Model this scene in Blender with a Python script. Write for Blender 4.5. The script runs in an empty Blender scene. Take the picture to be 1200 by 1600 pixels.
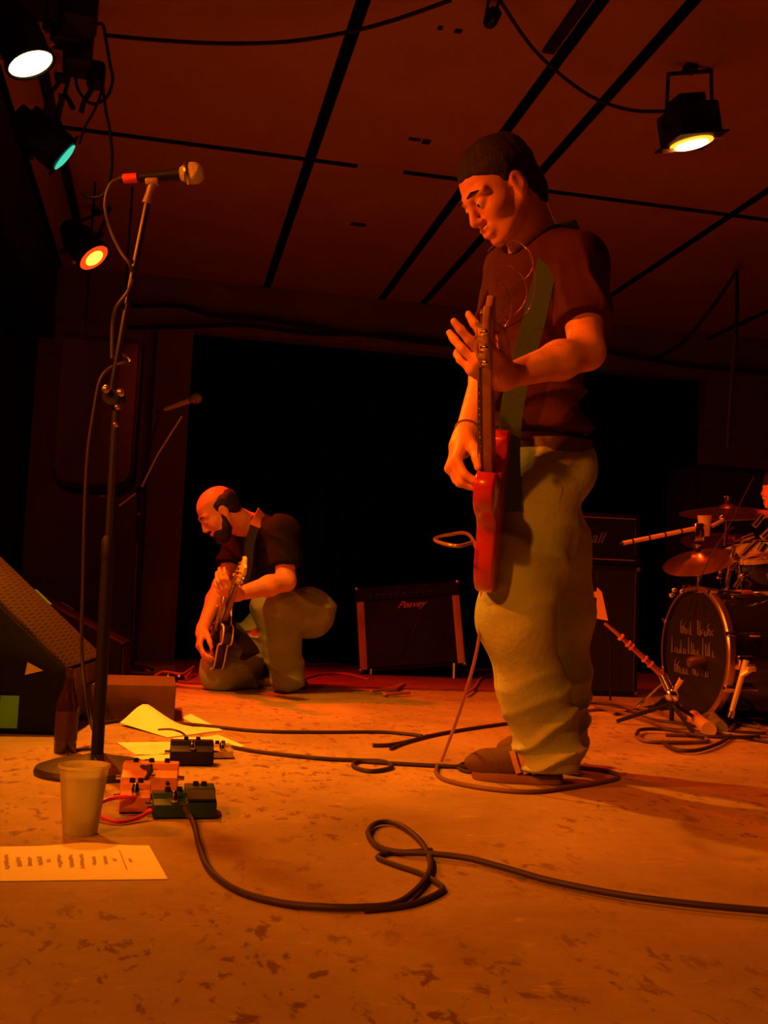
import bpy, math, random
import numpy as np
from mathutils import Vector
random.seed(7); rng = np.random.RandomState(5)
scene = bpy.context.scene; C = scene.collection
A = lambda *v: np.array(v, dtype=float)
def nz(v):
    v = np.asarray(v, float); return v/np.linalg.norm(v)

# ------------------------------------------------------------------ camera
# a digital compact held low over the stage, pitched up, turned right and rolled a little
M = np.array([[0.97677879, -0.05968744, -0.20576832],
              [-0.21011894, -0.07917525, -0.97446463],
              [0.04187154, 0.9950722, -0.08987817]])
CAM = A(0, 0, 0.45); FL = 1600.0
from mathutils import Matrix
cam = bpy.data.objects.new('camera', bpy.data.cameras.new('camera')); C.objects.link(cam)
cam.matrix_world = Matrix(((*M[0], 0), (*M[1], 0), (*M[2], .45), (0, 0, 0, 1)))
cam.data.sensor_fit = 'VERTICAL'; cam.data.sensor_height = 36; cam.data.lens = 36
cam.data.clip_start = .02; cam.data.clip_end = 60
scene.camera = cam
# ------------------------------------------------------------------ world, exposure
w = bpy.data.worlds.new('world'); scene.world = w; w.use_nodes = True
w.node_tree.nodes['Background'].inputs[0].default_value = (.5, .1, .03, 1)
w.node_tree.nodes['Background'].inputs[1].default_value = .0015
vs = scene.view_settings; vs.view_transform = 'Standard'; vs.look = 'None'; vs.gamma = 1
vs.use_curve_mapping = False; vs.exposure = 0.0
# ------------------------------------------------------------------ measuring helpers (survey of the room)
def P(px, py, D):      # point seen at a pixel, D metres in front of the camera
    return CAM + M @ A((px-600)/FL*D, -(py-800)/FL*D, -D)
def PL(px, py, ax, val):
    d = P(px, py, 1)-CAM; return CAM + d*((val-CAM[ax])/d[ax])
def F(px, py, z=0.0): return PL(px, py, 2, z)
def cd(x, y, z): return nz(M @ A(x, y, z))   # camera-relative direction to world (used once, to read lamp tilts)

def RD(px, py, x, y, z):                      # direction relative to the sight line through a pixel
    zb = nz(CAM-P(px, py, 1)); xb = M @ A(1, 0, 0); xb = nz(xb-zb*zb.dot(xb)); yb = np.cross(zb, xb); return nz(xb*x+yb*y+zb*z)
def lamp_light(name, loc, d, col, power, deg, blend=.6, rad=.05):
    l = bpy.data.lights.new(name, 'SPOT'); l.energy = power; l.color = col
    l.spot_size = math.radians(deg); l.spot_blend = blend; l.shadow_soft_size = rad
    o = bpy.data.objects.new(name, l); C.objects.link(o); o.location = Vector(loc)
    o.rotation_euler = Vector(d).to_track_quat('-Z', 'Y').to_euler()
    return o
# lamps on the front-of-house bar, out over the audience and left of the camera
lamp_light('audience_bar_light', (-2.6, 1.7, 2.35), nz(A(.9, 2.6, 1.1)-A(-2.6, 1.7, 2.35)), (1, .14, .003), 600, 62, .8, .06)
lamp_light('audience_bar_light', (-1.7, -.6, 2.5), nz(A(.40, 1.35, 0)-A(-1.7, -.6, 2.5)), (1, .20, .003), 470, 88, 1, .07)
lamp_light('audience_bar_light', (-2.3, 4.4, 2.1), nz(A(.9, 6.0, .6)-A(-2.3, 4.4, 2.1)), (1, .05, .004), 150, 50, .8, .06)

# ------------------------------------------------------------------ mesh helpers
class MB:
    def __init__(s): s.v = []; s.f = []
    def add(s, v, f):
        n = len(s.v); s.v += [tuple(map(float, p)) for p in v]; s.f += [tuple(i+n for i in q) for q in f]; return s
    def box(s, c, size, X=(1, 0, 0), Y=(0, 1, 0), Z=(0, 0, 1), b=0.0):
        c, X, Y, Z = A(*c), A(*X), A(*Y), A(*Z); hx, hy, hz = A(*size)/2
        if b <= 0:
            v = [c+X*x*hx+Y*y*hy+Z*z*hz for z in (-1, 1) for y in (-1, 1) for x in (-1, 1)]
            return s.add(v, [(0, 2, 3, 1), (4, 5, 7, 6), (0, 1, 5, 4), (2, 6, 7, 3), (0, 4, 6, 2), (1, 3, 7, 5)])
        b = min(b, hx*.9, hy*.9, hz*.9)
        ring = []
        for sx, sy in ((1, 1), (-1, 1), (-1, -1), (1, -1)):
            for a in (0, 45, 90):
                t = math.radians(a + {(1, 1): 0, (-1, 1): 90, (-1, -1): 180, (1, -1): 270}[(sx, sy)])
                ring.append((sx*(hx-b), sy*(hy-b), math.cos(t), math.sin(t)))
        v = []
        for z, k in ((-hz, 0), (-hz+b*.3, .7), (-hz+b, 1), (hz-b, 1), (hz-b*.3, .7), (hz, 0)):
            for (x, y, cx, cy) in ring: v.append(c+X*(x+cx*b*k)+Y*(y+cy*b*k)+Z*z)
        n = 12; f = [tuple(reversed(range(n))), tuple(range(5*n, 6*n))]
        for r in range(5):
            for i in range(n): j = (i+1) % n; f.append((r*n+i, r*n+j, (r+1)*n+j, (r+1)*n+i))
        return s.add(v, f)
    def tube(s, pts, r, n=8, cap=True):
        pts = [A(*p) for p in pts]; N = len(pts); rr = r if hasattr(r, '__len__') else [r]*N
        v = []; f = []; prev = None
        for i in range(N):
            t = nz(pts[min(i+1, N-1)]-pts[max(i-1, 0)] + 1e-12)
            if prev is None:
                u = A(0, 0, 1) if abs(t[2]) < .9 else A(1, 0, 0)
            else: u = prev
            u = nz(u - t*u.dot(t)); prev = u; q = np.cross(t, u)
            for k in range(n):
                a = 2*math.pi*k/n; v.append(pts[i]+(u*math.cos(a)+q*math.sin(a))*rr[i])
        for i in range(N-1):
            for k in range(n): m = (k+1) % n; f.append((i*n+k, i*n+m, (i+1)*n+m, (i+1)*n+k))
        if cap: f += [tuple(reversed(range(n))), tuple(range((N-1)*n, N*n))]
        return s.add(v, f)
    def lathe(s, o, prof, Z=(0, 0, 1), n=24, cap=True):   # prof: (radius, height) up the axis
        o = A(*o); Z = nz(Z); X = nz(np.cross(Z, A(.13, 1, .21) if abs(Z[1]) < .9 else A(1, 0, 0))); Y = np.cross(Z, X)
        v = []; f = []
        for (r, h) in prof:
            for k in range(n):
                a = 2*math.pi*k/n; v.append(o+Z*h+(X*math.cos(a)+Y*math.sin(a))*max(r, 1e-5))
        for i in range(len(prof)-1):
            for k in range(n): m = (k+1) % n; f.append((i*n+k, i*n+m, (i+1)*n+m, (i+1)*n+k))
        if cap: f += [tuple(reversed(range(n))), tuple(range((len(prof)-1)*n, len(prof)*n))]
        return s.add(v, f)
    def ball(s, c, r, n=12):
        r = A(*r) if hasattr(r, '__len__') else A(r, r, r); c = A(*c); v = []; f = []
        for i in range(1, n):
            t = math.pi*i/n
            for k in range(n): a = 2*math.pi*k/n; v.append(c+r*A(math.sin(t)*math.cos(a), math.sin(t)*math.sin(a), math.cos(t)))
        for i in range(n-2):
            for k in range(n): m = (k+1) % n; f.append((i*n+k, (i+1)*n+k, (i+1)*n+m, i*n+m))
        top = len(v); v += [c+A(0, 0, r[2]), c-A(0, 0, r[2])]
        for k in range(n): m = (k+1) % n; f += [(top, k, m), (top+1, (n-2)*n+m, (n-2)*n+k)]
        return s.add(v, f)
    def prism(s, pts, d, b=0):  # closed outline of 3D points pushed along d, rounded rim
        pts = [A(*p) for p in pts]; d = A(*d); c = sum(pts)/len(pts); n = len(pts); v = []
        L = np.linalg.norm(d); rows = [(0, 0), (1, 0)] if b <= 0 else [(0, 1), (b/L*.3, .35), (b/L, 0), (1-b/L, 0), (1-b/L*.3, .35), (1, 1)]
        for t, k in rows:
            for p in pts: v.append(p+d*t+(nz(c-p)*b*k if k else 0))
        f = [tuple(reversed(range(n))), tuple(range((len(rows)-1)*n, len(rows)*n))]
        for r in range(len(rows)-1):
            for i in range(n): j = (i+1) % n; f.append((r*n+i, r*n+j, (r+1)*n+j, (r+1)*n+i))
        return s.add(v, f)
    def ribbon(s, pts, wdirs, w, t=.003):
        v = []; f = []; pts = [A(*p) for p in pts]; N = len(pts)
        for i, p in enumerate(pts):
            wd = nz(wdirs[i] if isinstance(wdirs, list) else wdirs); tg = nz(pts[min(i+1, N-1)]-pts[max(i-1, 0)])
            wd = nz(wd-tg*wd.dot(tg)); nn = np.cross(tg, wd)
            for a, b_ in ((-1, -1), (1, -1), (1, 1), (-1, 1)): v.append(p+wd*a*w/2+nn*b_*t/2)
        for i in range(N-1):
            for k in range(4): m = (k+1) % 4; f.append((i*4+k, i*4+m, (i+1)*4+m, (i+1)*4+k))
        f += [(3, 2, 1, 0), ((N-1)*4, (N-1)*4+1, (N-1)*4+2, (N-1)*4+3)]
        return s.add(v, f)

def smooth_path(pts, n=8):
    pts = [A(*p) for p in pts]; out = []
    for i in range(len(pts)-1):
        p0, p1, p2, p3 = pts[max(i-1, 0)], pts[i], pts[i+1], pts[min(i+2, len(pts)-1)]
        for k in range(n):
            t = k/n
            out.append(.5*((2*p1)+(-p0+p2)*t+(2*p0-5*p1+4*p2-p3)*t*t+(-p0+3*p1-3*p2+p3)*t**3))
    return out+[pts[-1]]

def wl(o):
    t = A(0, 0, 0)
    while o is not None: t = t+A(*o.location); o = o.parent
    return t
def tag(o, label=None, cat=None, group=None, kind=None):
    for k, v in (('label', label), ('category', cat), ('group', group), ('kind', kind)):
        if v: o[k] = v
    return o
def obj(name, mb, mat, parent=None, smooth=True, angle=40):
    me = bpy.data.meshes.new(name); off = wl(parent) if parent else A(0, 0, 0)
    v = np.array(mb.v)
    if parent is None:
        off = A(*(v.min(0)+v.max(0))/2); off[2] = v[:, 2].min()
    me.from_pydata([tuple(p-off) for p in v], [], mb.f); me.update()
    if smooth:
        me.shade_smooth() if hasattr(me, 'shade_smooth') else None
        try: me.set_sharp_from_angle(angle=math.radians(angle))
        except Exception: pass
    me.materials.append(mat)
    o = bpy.data.objects.new(name, me); C.objects.link(o)
    if parent: o.parent = parent
    else: o.location = Vector(off)
    return o
def thing(name, loc, label, cat, group=None):
    o = bpy.data.objects.new(name, None); C.objects.link(o); o.location = Vector(loc); o.empty_display_size = .1
    return tag(o, label, cat, group)

# ------------------------------------------------------------------ materials
def mat(name, col, rough=.6, metal=0, noise=None, bump=0, bscale=40, emit=None, es=0, trans=0, spec=.5, alpha=1, ior=1.45, sub=0, coat=0):
    m = bpy.data.materials.new(name); m.use_nodes = True; nt = m.node_tree; b = nt.nodes['Principled BSDF']
    b.inputs['Base Color'].default_value = (*col, 1); b.inputs['Roughness'].default_value = rough
    b.inputs['Metallic'].default_value = metal; b.inputs['Specular IOR Level'].default_value = spec
    b.inputs['Transmission Weight'].default_value = trans; b.inputs['IOR'].default_value = ior
    b.inputs['Coat Weight'].default_value = coat; b.inputs['Alpha'].default_value = alpha
    if emit: b.inputs['Emission Color'].default_value = (*emit, 1); b.inputs['Emission Strength'].default_value = es
    tc = nt.nodes.new('ShaderNodeTexCoord')
    if noise:
        col2, sc = noise
        n = nt.nodes.new('ShaderNodeTexNoise'); n.inputs['Scale'].default_value = sc; n.inputs['Detail'].default_value = 6
        r = nt.nodes.new('ShaderNodeValToRGB'); r.color_ramp.elements[0].position = .35; r.color_ramp.elements[1].position = .68
        r.color_ramp.elements[0].color = (*col, 1); r.color_ramp.elements[1].color = (*col2, 1)
        nt.links.new(tc.outputs['Object'], n.inputs['Vector']); nt.links.new(n.outputs['Fac'], r.inputs[0]); nt.links.new(r.outputs[0], b.inputs['Base Color'])
    if bump:
        n = nt.nodes.new('ShaderNodeTexNoise'); n.inputs['Scale'].default_value = bscale; n.inputs['Detail'].default_value = 5
        u = nt.nodes.new('ShaderNodeBump'); u.inputs['Strength'].default_value = bump; u.inputs['Distance'].default_value = .004
        nt.links.new(tc.outputs['Object'], n.inputs['Vector']); nt.links.new(n.outputs['Fac'], u.inputs['Height']); nt.links.new(u.outputs[0], b.inputs['Normal'])
    return m
m_black = mat('black_paint', (.009, .008, .009), .55, bump=.2, spec=.25)
m_blackgloss = mat('black_gloss', (.01, .009, .01), .15)
m_rubber = mat('black_rubber', (.012, .010, .010), .65, spec=.25)
m_cable = mat('cable_jacket', (.035, .022, .018), .55, spec=.3)
m_cablebrown = mat('brown_cable_jacket', (.14, .07, .035), .5)
m_chrome = mat('chrome', (.8, .78, .75), .16, 1)
m_steel = mat('worn_steel', (.5, .48, .46), .3, 1)
m_iron = mat('cast_iron', (.035, .028, .024), .5, .2, bump=.4, bscale=60)
m_tolex = mat('tolex', (.008, .0075, .008), .7, bump=.8, bscale=500, spec=.15)
m_grillecloth = mat('grille_cloth', (.005, .005, .005), .95, bump=.9, bscale=600)
m_alu = mat('aluminium', (.55, .5, .45), .45, .5)
m_white = mat('white_print', (.75, .7, .62), .7)
m_paper = mat('paper', (.92, .9, .82), .9, bump=.15, bscale=8)
m_ink = mat('ink', (.45, .28, .16), .9)
m_skin = mat('skin', (.80, .35, .22), .5, noise=((.68, .27, .17), 22), bump=.12, bscale=160)
m_hair = mat('dark_hair', (.014, .007, .005), .6, bump=1, bscale=300)
m_brass = mat('cymbal_bronze', (.75, .45, .16), .3, 1, bump=.1, bscale=120)
m_eyew = mat('eye_white', (.75, .72, .66), .2)
m_eyed = mat('eye_dark', (.02, .012, .01), .1)
m_redwood = mat('red_guitar_lacquer', (.45, .02, .012), .25, coat=.6)
m_bind = mat('cream_binding', (.75, .6, .35), .4)
m_wood = mat('neck_wood', (.35, .17, .07), .4, noise=((.25, .11, .045), 30))
m_fret = mat('fingerboard', (.06, .03, .02), .5)
m_gaff = mat('green_tape', (.10, .42, .10), .7)
def thin_mat(name, col, f_tr, tcol, rough):
    m = bpy.data.materials.new(name); m.use_nodes = True; nt = m.node_tree; N = nt.nodes; L = nt.links
    for q in list(N): N.remove(q)
    o = N.new('ShaderNodeOutputMaterial'); a = N.new('ShaderNodeBsdfTranslucent'); a.inputs[0].default_value = (*col, 1); d = N.new('ShaderNodeBsdfDiffuse'); d.inputs[0].default_value = (*col, 1)
    b = N.new('ShaderNodeBsdfTransparent'); b.inputs[0].default_value = (*tcol, 1); g = N.new('ShaderNodeBsdfGlossy'); g.inputs['Roughness'].default_value = rough
    m0 = N.new('ShaderNodeMixShader'); m0.inputs[0].default_value = .4; L.new(a.outputs[0], m0.inputs[1]); L.new(d.outputs[0], m0.inputs[2])
    m1 = N.new('ShaderNodeMixShader'); m1.inputs[0].default_value = f_tr; L.new(m0.outputs[0], m1.inputs[1]); L.new(b.outputs[0], m1.inputs[2])
    fr = N.new('ShaderNodeLayerWeight'); fr.inputs[0].default_value = .25; m2 = N.new('ShaderNodeMixShader'); L.new(fr.outputs['Fresnel'], m2.inputs[0]); L.new(m1.outputs[0], m2.inputs[1]); L.new(g.outputs[0], m2.inputs[2]); L.new(m2.outputs[0], o.inputs[0])
    return m
m_clear = thin_mat('tumbler_plastic', (.95, .93, .86), .34, (.98, .98, .96), .25)
m_water = thin_mat('water', (.95, .92, .84), .55, (.97, .97, .95), .03)
m_glassbrown = mat('amber_glass', (.06, .02, .005), .1, trans=.45, ior=1.5)
m_label = mat('bottle_label', (.045, .012, .008), .6)
m_redcab = mat('red_patch_cable', (.85, .07, .04), .45)
m_pink = mat('orange_pedal_paint', (.62, .26, .12), .4, bump=.2)
m_pedalred = mat('dusty_red_pedal_paint', (.5, .17, .13), .45)
m_green = mat('green_pedal_paint', (.012, .045, .012), .45, bump=.2, spec=.3)
m_shadowblack = mat('black_curtain_cloth', (.003, .0028, .003), 1, spec=.0)

def shirt_mat(name, c1, c2):
    return mat(name, c1, .95, noise=(c2, 6), bump=.35, bscale=90, spec=.1)
m_shirt = shirt_mat('maroon_tee', (.085, .024, .018), (.06, .018, .014))
m_shirtb = shirt_mat('black_tee', (.018, .012, .012), (.012, .009, .009))
m_strap = mat('green_strap', (.05, .10, .025), .9, bump=.5, bscale=300)
m_strapb = mat('black_strap', (.012, .012, .012), .8, bump=.5, bscale=300)
def denim(name, a, b):
    return mat(name, a, .9, noise=(b, 5), spec=.12, bump=.5, bscale=70)
m_jeans = denim('faded_denim', (.26, .34, .36), (.42, .50, .50))
m_jeansb = denim('worn_denim', (.28, .34, .32), (.20, .25, .24))
m_shoe = mat('dark_suede', (.09, .045, .03), .85, bump=.4, bscale=150)
m_sole = mat('gum_sole', (.20, .10, .05), .7)
m_stripe = mat('tan_stripe', (.42, .22, .11), .7)

# concrete-like painted stage floor: stains, scuffs, scratches
def floor_mat():
    m = bpy.data.materials.new('painted_stage_floor'); m.use_nodes = True; nt = m.node_tree; N = nt.nodes; L = nt.links; b = N['Principled BSDF']
    tc = N.new('ShaderNodeTexCoord')
    def noise(sc, det=6, rg=.6, dist=0, mp=None):
        n = N.new('ShaderNodeTexNoise'); n.inputs['Scale'].default_value = sc; n.inputs['Detail'].default_value = det; n.inputs['Roughness'].default_value = rg; n.inputs['Distortion'].default_value = dist
        if mp:
            q = N.new('ShaderNodeMapping'); q.inputs['Scale'].default_value = mp[0]; q.inputs['Rotation'].default_value = mp[1]; L.new(tc.outputs['Object'], q.inputs[0]); L.new(q.outputs[0], n.inputs['Vector'])
        else: L.new(tc.outputs['Object'], n.inputs['Vector'])
        return n
    def ramp(src, a, b_, c0=(0, 0, 0, 1), c1=(1, 1, 1, 1)):
        r = N.new('ShaderNodeValToRGB'); r.color_ramp.elements[0].position = a; r.color_ramp.elements[1].position = b_
        r.color_ramp.elements[0].color = c0; r.color_ramp.elements[1].color = c1; L.new(src, r.inputs[0]); return r
    def mix(f, a, b_, t='MIX'):
        x = N.new('ShaderNodeMix'); x.data_type = 'RGBA'; x.blend_type = t
        L.new(f, x.inputs[0]) if not isinstance(f, float) else setattr(x.inputs[0], 'default_value', f)
        for i, s in ((6, a), (7, b_)):
            if isinstance(s, tuple): x.inputs[i].default_value = s
            else: L.new(s, x.inputs[i])
        return x.outputs[2]
    base = ramp(noise(1.6, 5, .55, .6).outputs[0], .3, .7, (.28, .19, .12, 1), (.50, .36, .23, 1)).outputs[0]
    fine = ramp(noise(30, 8, .75).outputs[0], .35, .7, (.80, .80, .80, 1), (1, 1, 1, 1)).outputs[0]
    c = mix(.8, base, fine, 'MULTIPLY')
    sp = ramp(noise(20, 6, .66, .4, ((1.5, .8, 1), (0, 0, .35))).outputs[0], .555, .61).outputs[0]
    big = ramp(noise(2.3, 3, .5).outputs[0], .40, .55).outputs[0]
    mk = N.new('ShaderNodeMath'); mk.operation = 'MULTIPLY'; L.new(sp, mk.inputs[0]); L.new(big, mk.inputs[1])
    mk2 = N.new('ShaderNodeMath'); mk2.operation = 'MULTIPLY'; L.new(mk.outputs[0], mk2.inputs[0]); mk2.inputs[1].default_value = .85
    c = mix(mk2.outputs[0], c, (.13, .05, .03, 1))
    lt = ramp(noise(9, 6, .7, 1.2, ((1, 3.2, 1), (0, 0, -.45))).outputs[0], .60, .72).outputs[0]
    mk5 = N.new('ShaderNodeMath'); mk5.operation = 'MULTIPLY'; L.new(lt, mk5.inputs[0]); mk5.inputs[1].default_value = .45
    c = mix(mk5.outputs[0], c, (.72, .55, .34, 1))
    scr = ramp(noise(5, 2, .4, 2.5, ((1, 9, 1), (0, 0, -.5))).outputs[0], .497, .503, (0, 0, 0, 1), (1, 1, 1, 1))
    scr.color_ramp.elements.new(.509).color = (0, 0, 0, 1)
    s2 = ramp(noise(3, 3).outputs[0], .5, .62).outputs[0]
    mk3 = N.new('ShaderNodeMath'); mk3.operation = 'MULTIPLY'; L.new(scr.outputs[0], mk3.inputs[0]); L.new(s2, mk3.inputs[1])
    mk4 = N.new('ShaderNodeMath'); mk4.operation = 'MULTIPLY'; L.new(mk3.outputs[0], mk4.inputs[0]); mk4.inputs[1].default_value = .35
    c = mix(mk4.outputs[0], c, (.75, .6, .4, 1))
    L.new(c, b.inputs['Base Color'])
    rr = ramp(noise(4, 6).outputs[0], .3, .7, (.42, .42, .42, 1), (.68, .68, .68, 1)).outputs[0]; L.new(rr, b.inputs['Roughness'])
    b.inputs['Specular IOR Level'].default_value = .35
    u = N.new('ShaderNodeBump'); u.inputs['Strength'].default_value = .35; u.inputs['Distance'].default_value = .004
    L.new(noise(18, 8, .7).outputs[0], u.inputs['Height']); L.new(u.outputs[0], b.inputs['Normal'])
    return m
m_floor = floor_mat()
m_ceil = mat('painted_ceiling_board', (.33, .165, .13), .8, noise=((.38, .19, .15), 2.2), bump=.15, bscale=30)
m_wall = mat('painted_wall', (.20, .13, .11), .85, noise=((.15, .10, .085), 3), bump=.3, bscale=12)
m_walldk = mat('dark_wall', (.045, .035, .03), .9, bump=.3, bscale=12)
m_rug = mat('dark_red_carpet', (.26, .05, .035), .95, noise=((.17, .03, .025), 12), bump=.8, bscale=200)
m_riser = mat('riser_board', (.12, .045, .03), .8, noise=((.09, .03, .02), 9), bump=.3)
def struct(name, mb, m, parent=None, smooth=False):
    o = obj(name, mb, m, parent, smooth)
    if parent is None: o['kind'] = 'structure'
    return o

# ------------------------------------------------------------------ room shell
YB = 7.3; ZC = 2.7
struct('floor', MB().box((1.2, 2.5, -.05), (9.6, 11, .1)), m_floor)
for nm, c, s in (('wall_front', (1.2, -3.05, 1.35), (9.8, .1, 2.9)), ('wall_right', (6.05, 2.5, 1.35), (.1, 11.2, 2.9)), ('wall_left', (-3.65, 2.5, 1.35), (.1, 11.2, 2.9))):
    struct(nm, MB().box(c, s), m_walldk)
wb = MB()
wb.box((-2.1, YB+.35, ZC/2), (2.3, .1, ZC))            # dark wall far left, set back
wb.box((2.0, YB+.45, ZC/2), (8, .06, ZC))
struct('wall_back', wb, m_walldk)
wp = MB(); wp.box((-.55, YB+.12, ZC/2), (.82, .12, ZC), b=.004)
wp.box((4.9, YB+.05, ZC/2), (1.6, .12, ZC), b=.004)
struct('trim_1', wp, m_wall)                            # painted wall pieces beside the opening
struct('trim_2', MB().box((-.025, YB+.06, 1.17), (.25, .20, 2.34), b=.006), m_wall)     # pillar left of the opening
struct('trim_3', MB().box((2.45, YB+.05, 2.52), (6.8, .16, .36), b=.006), m_wall)      # beam over the opening
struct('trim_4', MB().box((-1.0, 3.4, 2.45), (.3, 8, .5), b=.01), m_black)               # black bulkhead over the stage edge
# ceiling: boards with open black joints
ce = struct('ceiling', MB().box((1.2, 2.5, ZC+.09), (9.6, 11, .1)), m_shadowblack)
JX = [-.85, .6, 1.45, 1.77, 2.98, 4.2, 5.42, 6.0]; JW = .028
JY = [-3, -2.26, .18, 2.62, 5.05, 7.4]
for i in range(len(JX)-1):
    for j in range(len(JY)-1):
        x0, x1, y0, y1 = JX[i]+JW, JX[i+1]-JW, JY[j]+.027, JY[j+1]-.027
        obj('ceiling_panel', MB().box(((x0+x1)/2, (y0+y1)/2, ZC+.012), (x1-x0, y1-y0, .024)), m_ceil, ce, False)
for x in JX[1:-1]: obj('joint_strip', MB().box((x, 2.2, ZC+.010), (JW*2, 10, .012)), m_shadowblack, ce, False)
for y in JY[1:-1]:
    for i in range(len(JX)-1): obj('joint_strip', MB().box(((JX[i]+JX[i+1])/2, y, ZC+.010), (JX[i+1]-JX[i]-JW*2, .054, .012)), m_shadowblack, ce, False)
obj('joint_patch', MB().box((.97, 5.05, ZC+.009), (.24, .07, .024)), m_ceil, ce, False)
obj('short_batten', MB().box((1.385, 2.7, ZC-.005), (.05, 2.08, .014)), m_black, ce, False)
for (px, py, sx, sy) in ((648, 218, .06, .03), (666, 222, .04, .05), (560, 351, .09, .05), (688, 44, .02, .03), (716, 49, .03, .03)):
    q = F(px, py, ZC-.002); obj('ceiling_scar', MB().box((q[0], q[1], ZC-.001), (sx, sy, .004), b=.002), m_black, ce, False)
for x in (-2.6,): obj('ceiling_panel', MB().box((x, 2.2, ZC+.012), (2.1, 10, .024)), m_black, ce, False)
# black stage curtain across the opening, hung in folds
v = []; f = []; n = 420
for i in range(n+1):
    x = .06+4.1*i/n
    for z in (.005, 1.2, 2.4): v.append((x, YB+.26+.035*math.sin(x*26+.8*math.sin(x*7))+.01*math.sin(x*61), z))
for i in range(n):
    for k in (0, 1): f.append((i*3+k, i*3+3+k, i*3+4+k, i*3+1+k))
cu = MB().add(v, f); o = obj('stage_curtain', cu, m_shadowblack); tag(o, 'black stage curtain hanging across the wide opening in the back wall', 'curtain')
md = o.modifiers.new('s', 'SOLIDIFY'); md.thickness = .006
# dark red rug below the back line
struct_rug = obj('rug', MB().box((1.35, 6.28, .006), (2.5, 1.75, .012), b=.004), m_rug); tag(struct_rug, 'dark red rug under the combo amplifier at the back of the stage', 'rug')

# ------------------------------------------------------------------ stage lamps
def can_lamp(lens_px, D, ncam, diam, lens_col, es, light, label, hang, group='stage lamps on the ceiling', up=None, body_len=.2, square=False, tabs=(), bulb=0, bulb_col=(1, .6, .2)):
    c = P(*lens_px, D); n = RD(*lens_px, *ncam); r = diam/2
    t = thing('stage_lamp', c, label, 'lamp', group)
    shell = MB()
    if square:
        X = nz(np.cross(n, A(0, 0, 1) if abs(n[2]) < .97 else A(0, 1, 0))); Y = np.cross(n, X)
        shell.box(c-n*(body_len/2+.012), (r*2.15, r*2.15, body_len), X, Y, n, b=.012)
        shell.box(c-n*(body_len+.03), (r*1.4, r*1.4, .05), X, Y, n, b=.01)
        shell.box(c-n*.012, (r*2.5, r*2.5, .006), X, Y, n)
    else:
        shell.lathe(c, [(r*1.02, .004), (r*1.14, .004), (r*1.14, -.012), (r*1.06, -.016), (r*1.04, -body_len*.7), (r*.75, -body_len), (r*.5, -body_len-.04), (.001, -body_len-.05)], n, 28, cap=False)
    obj('housing', shell, m_black, t)
    ml = mat('lit_gel', (.1, .1, .1), .3, emit=lens_col, es=es)
    ln = obj('lens', MB().lathe(c, [(.001, .003), (r*.7, .0025), (r, -.003), (r, -.006), (.001, -.006)], n, 28, cap=False), ml, t)
    if bulb: obj('bulb_glow', MB().lathe(c, [(.001, .006), (r*bulb*.7, .0055), (r*bulb, .003), (.001, .003)], n, 24, cap=False), mat('lit_bulb', (.1, .1, .1), .3, emit=bulb_col, es=8), ln)
    # yoke up to the ceiling / pipe
    X = A(1, 0, 0); X = nz(X-n*n.dot(X)); mid = c-n*body_len*.55; e1 = mid+X*(r*1.2); e2 = mid-X*(r*1.2); h = A(*hang)
    top1 = h+X*(r*1.2)-A(0, 0, .02); top2 = h-X*(r*1.2)-A(0, 0, .02)
    yk = MB(); yk.tube([e1, top1], .008, 6); yk.tube([e2, top2], .008, 6); yk.tube([top1, top2], .009, 6); obj('yoke', yk, m_black, t)
    for e, sx in ((e1, X), (e2, -X)): obj('knob', MB().lathe(e, [(.016, 0), (.016, .018), (.01, .024)], sx, 12), m_black, t)
    obj('clamp', MB().box(h-A(0, 0, .005), (.05, .05, .03), b=.006), m_black, t)
    for (tx, ty) in tabs:
        q = P(tx, ty, D-.01); obj('gel_clip', MB().box(q, (.045, .008, .016), X, nz(np.cross(n, X)), n, b=.002), mat('clip', (.7, .3, .2), .4), t)
    col, pw, deg = light
    if pw: 
        l = lamp_light('lamp_beam', c+n*.02, n, col, pw, deg, .9, r*.6); l.parent = t; l.location = Vector(n*.02)
    return c, n
can_lamp((48, 100), 3.6, (.27, -.82, .5), .158, (1, .75, .22), 9, ((1, .29, .008), 380, 100), 'stage lamp with the largest glowing yellow-white lens, top left', PL(40, -40, 2, 2.62), tabs=((74, 70), (1, 93)))
can_lamp((103, 247), 4.15, (.71, -.66, .14), .125, (.04, .62, .42), 1.1, ((.05, 1, .6), 0.0, 60), 'black stage lamp with a teal green lens, below the largest lamp', PL(95, 120, 2, 2.62), square=True, body_len=.19)
can_lamp((147, 403), 5.2, (.51, -.68, .53), .165, (1, .045, .004), 1.6, ((1, .03, .003), 330, 110), 'small red and yellow glowing stage lamp hung low at far left', PL(150, 330, 2, 2.66), tabs=((120, 408), (161, 385)), bulb=.60, bulb_col=(1, .30, .015))
can_lamp((1081, 226), 3.9, (.23, -.94, .26), .162, (1, .26, .012), 3, ((1, .06, .004), 100, 120), 'black stage lamp on a square yoke under the right-hand ceiling, lens glowing orange', PL(1078, 106, 2, 2.69), square=True, body_len=.125, tabs=((1044, 236), (1122, 214)), bulb=.78, bulb_col=(1, .75, .3))

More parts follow.
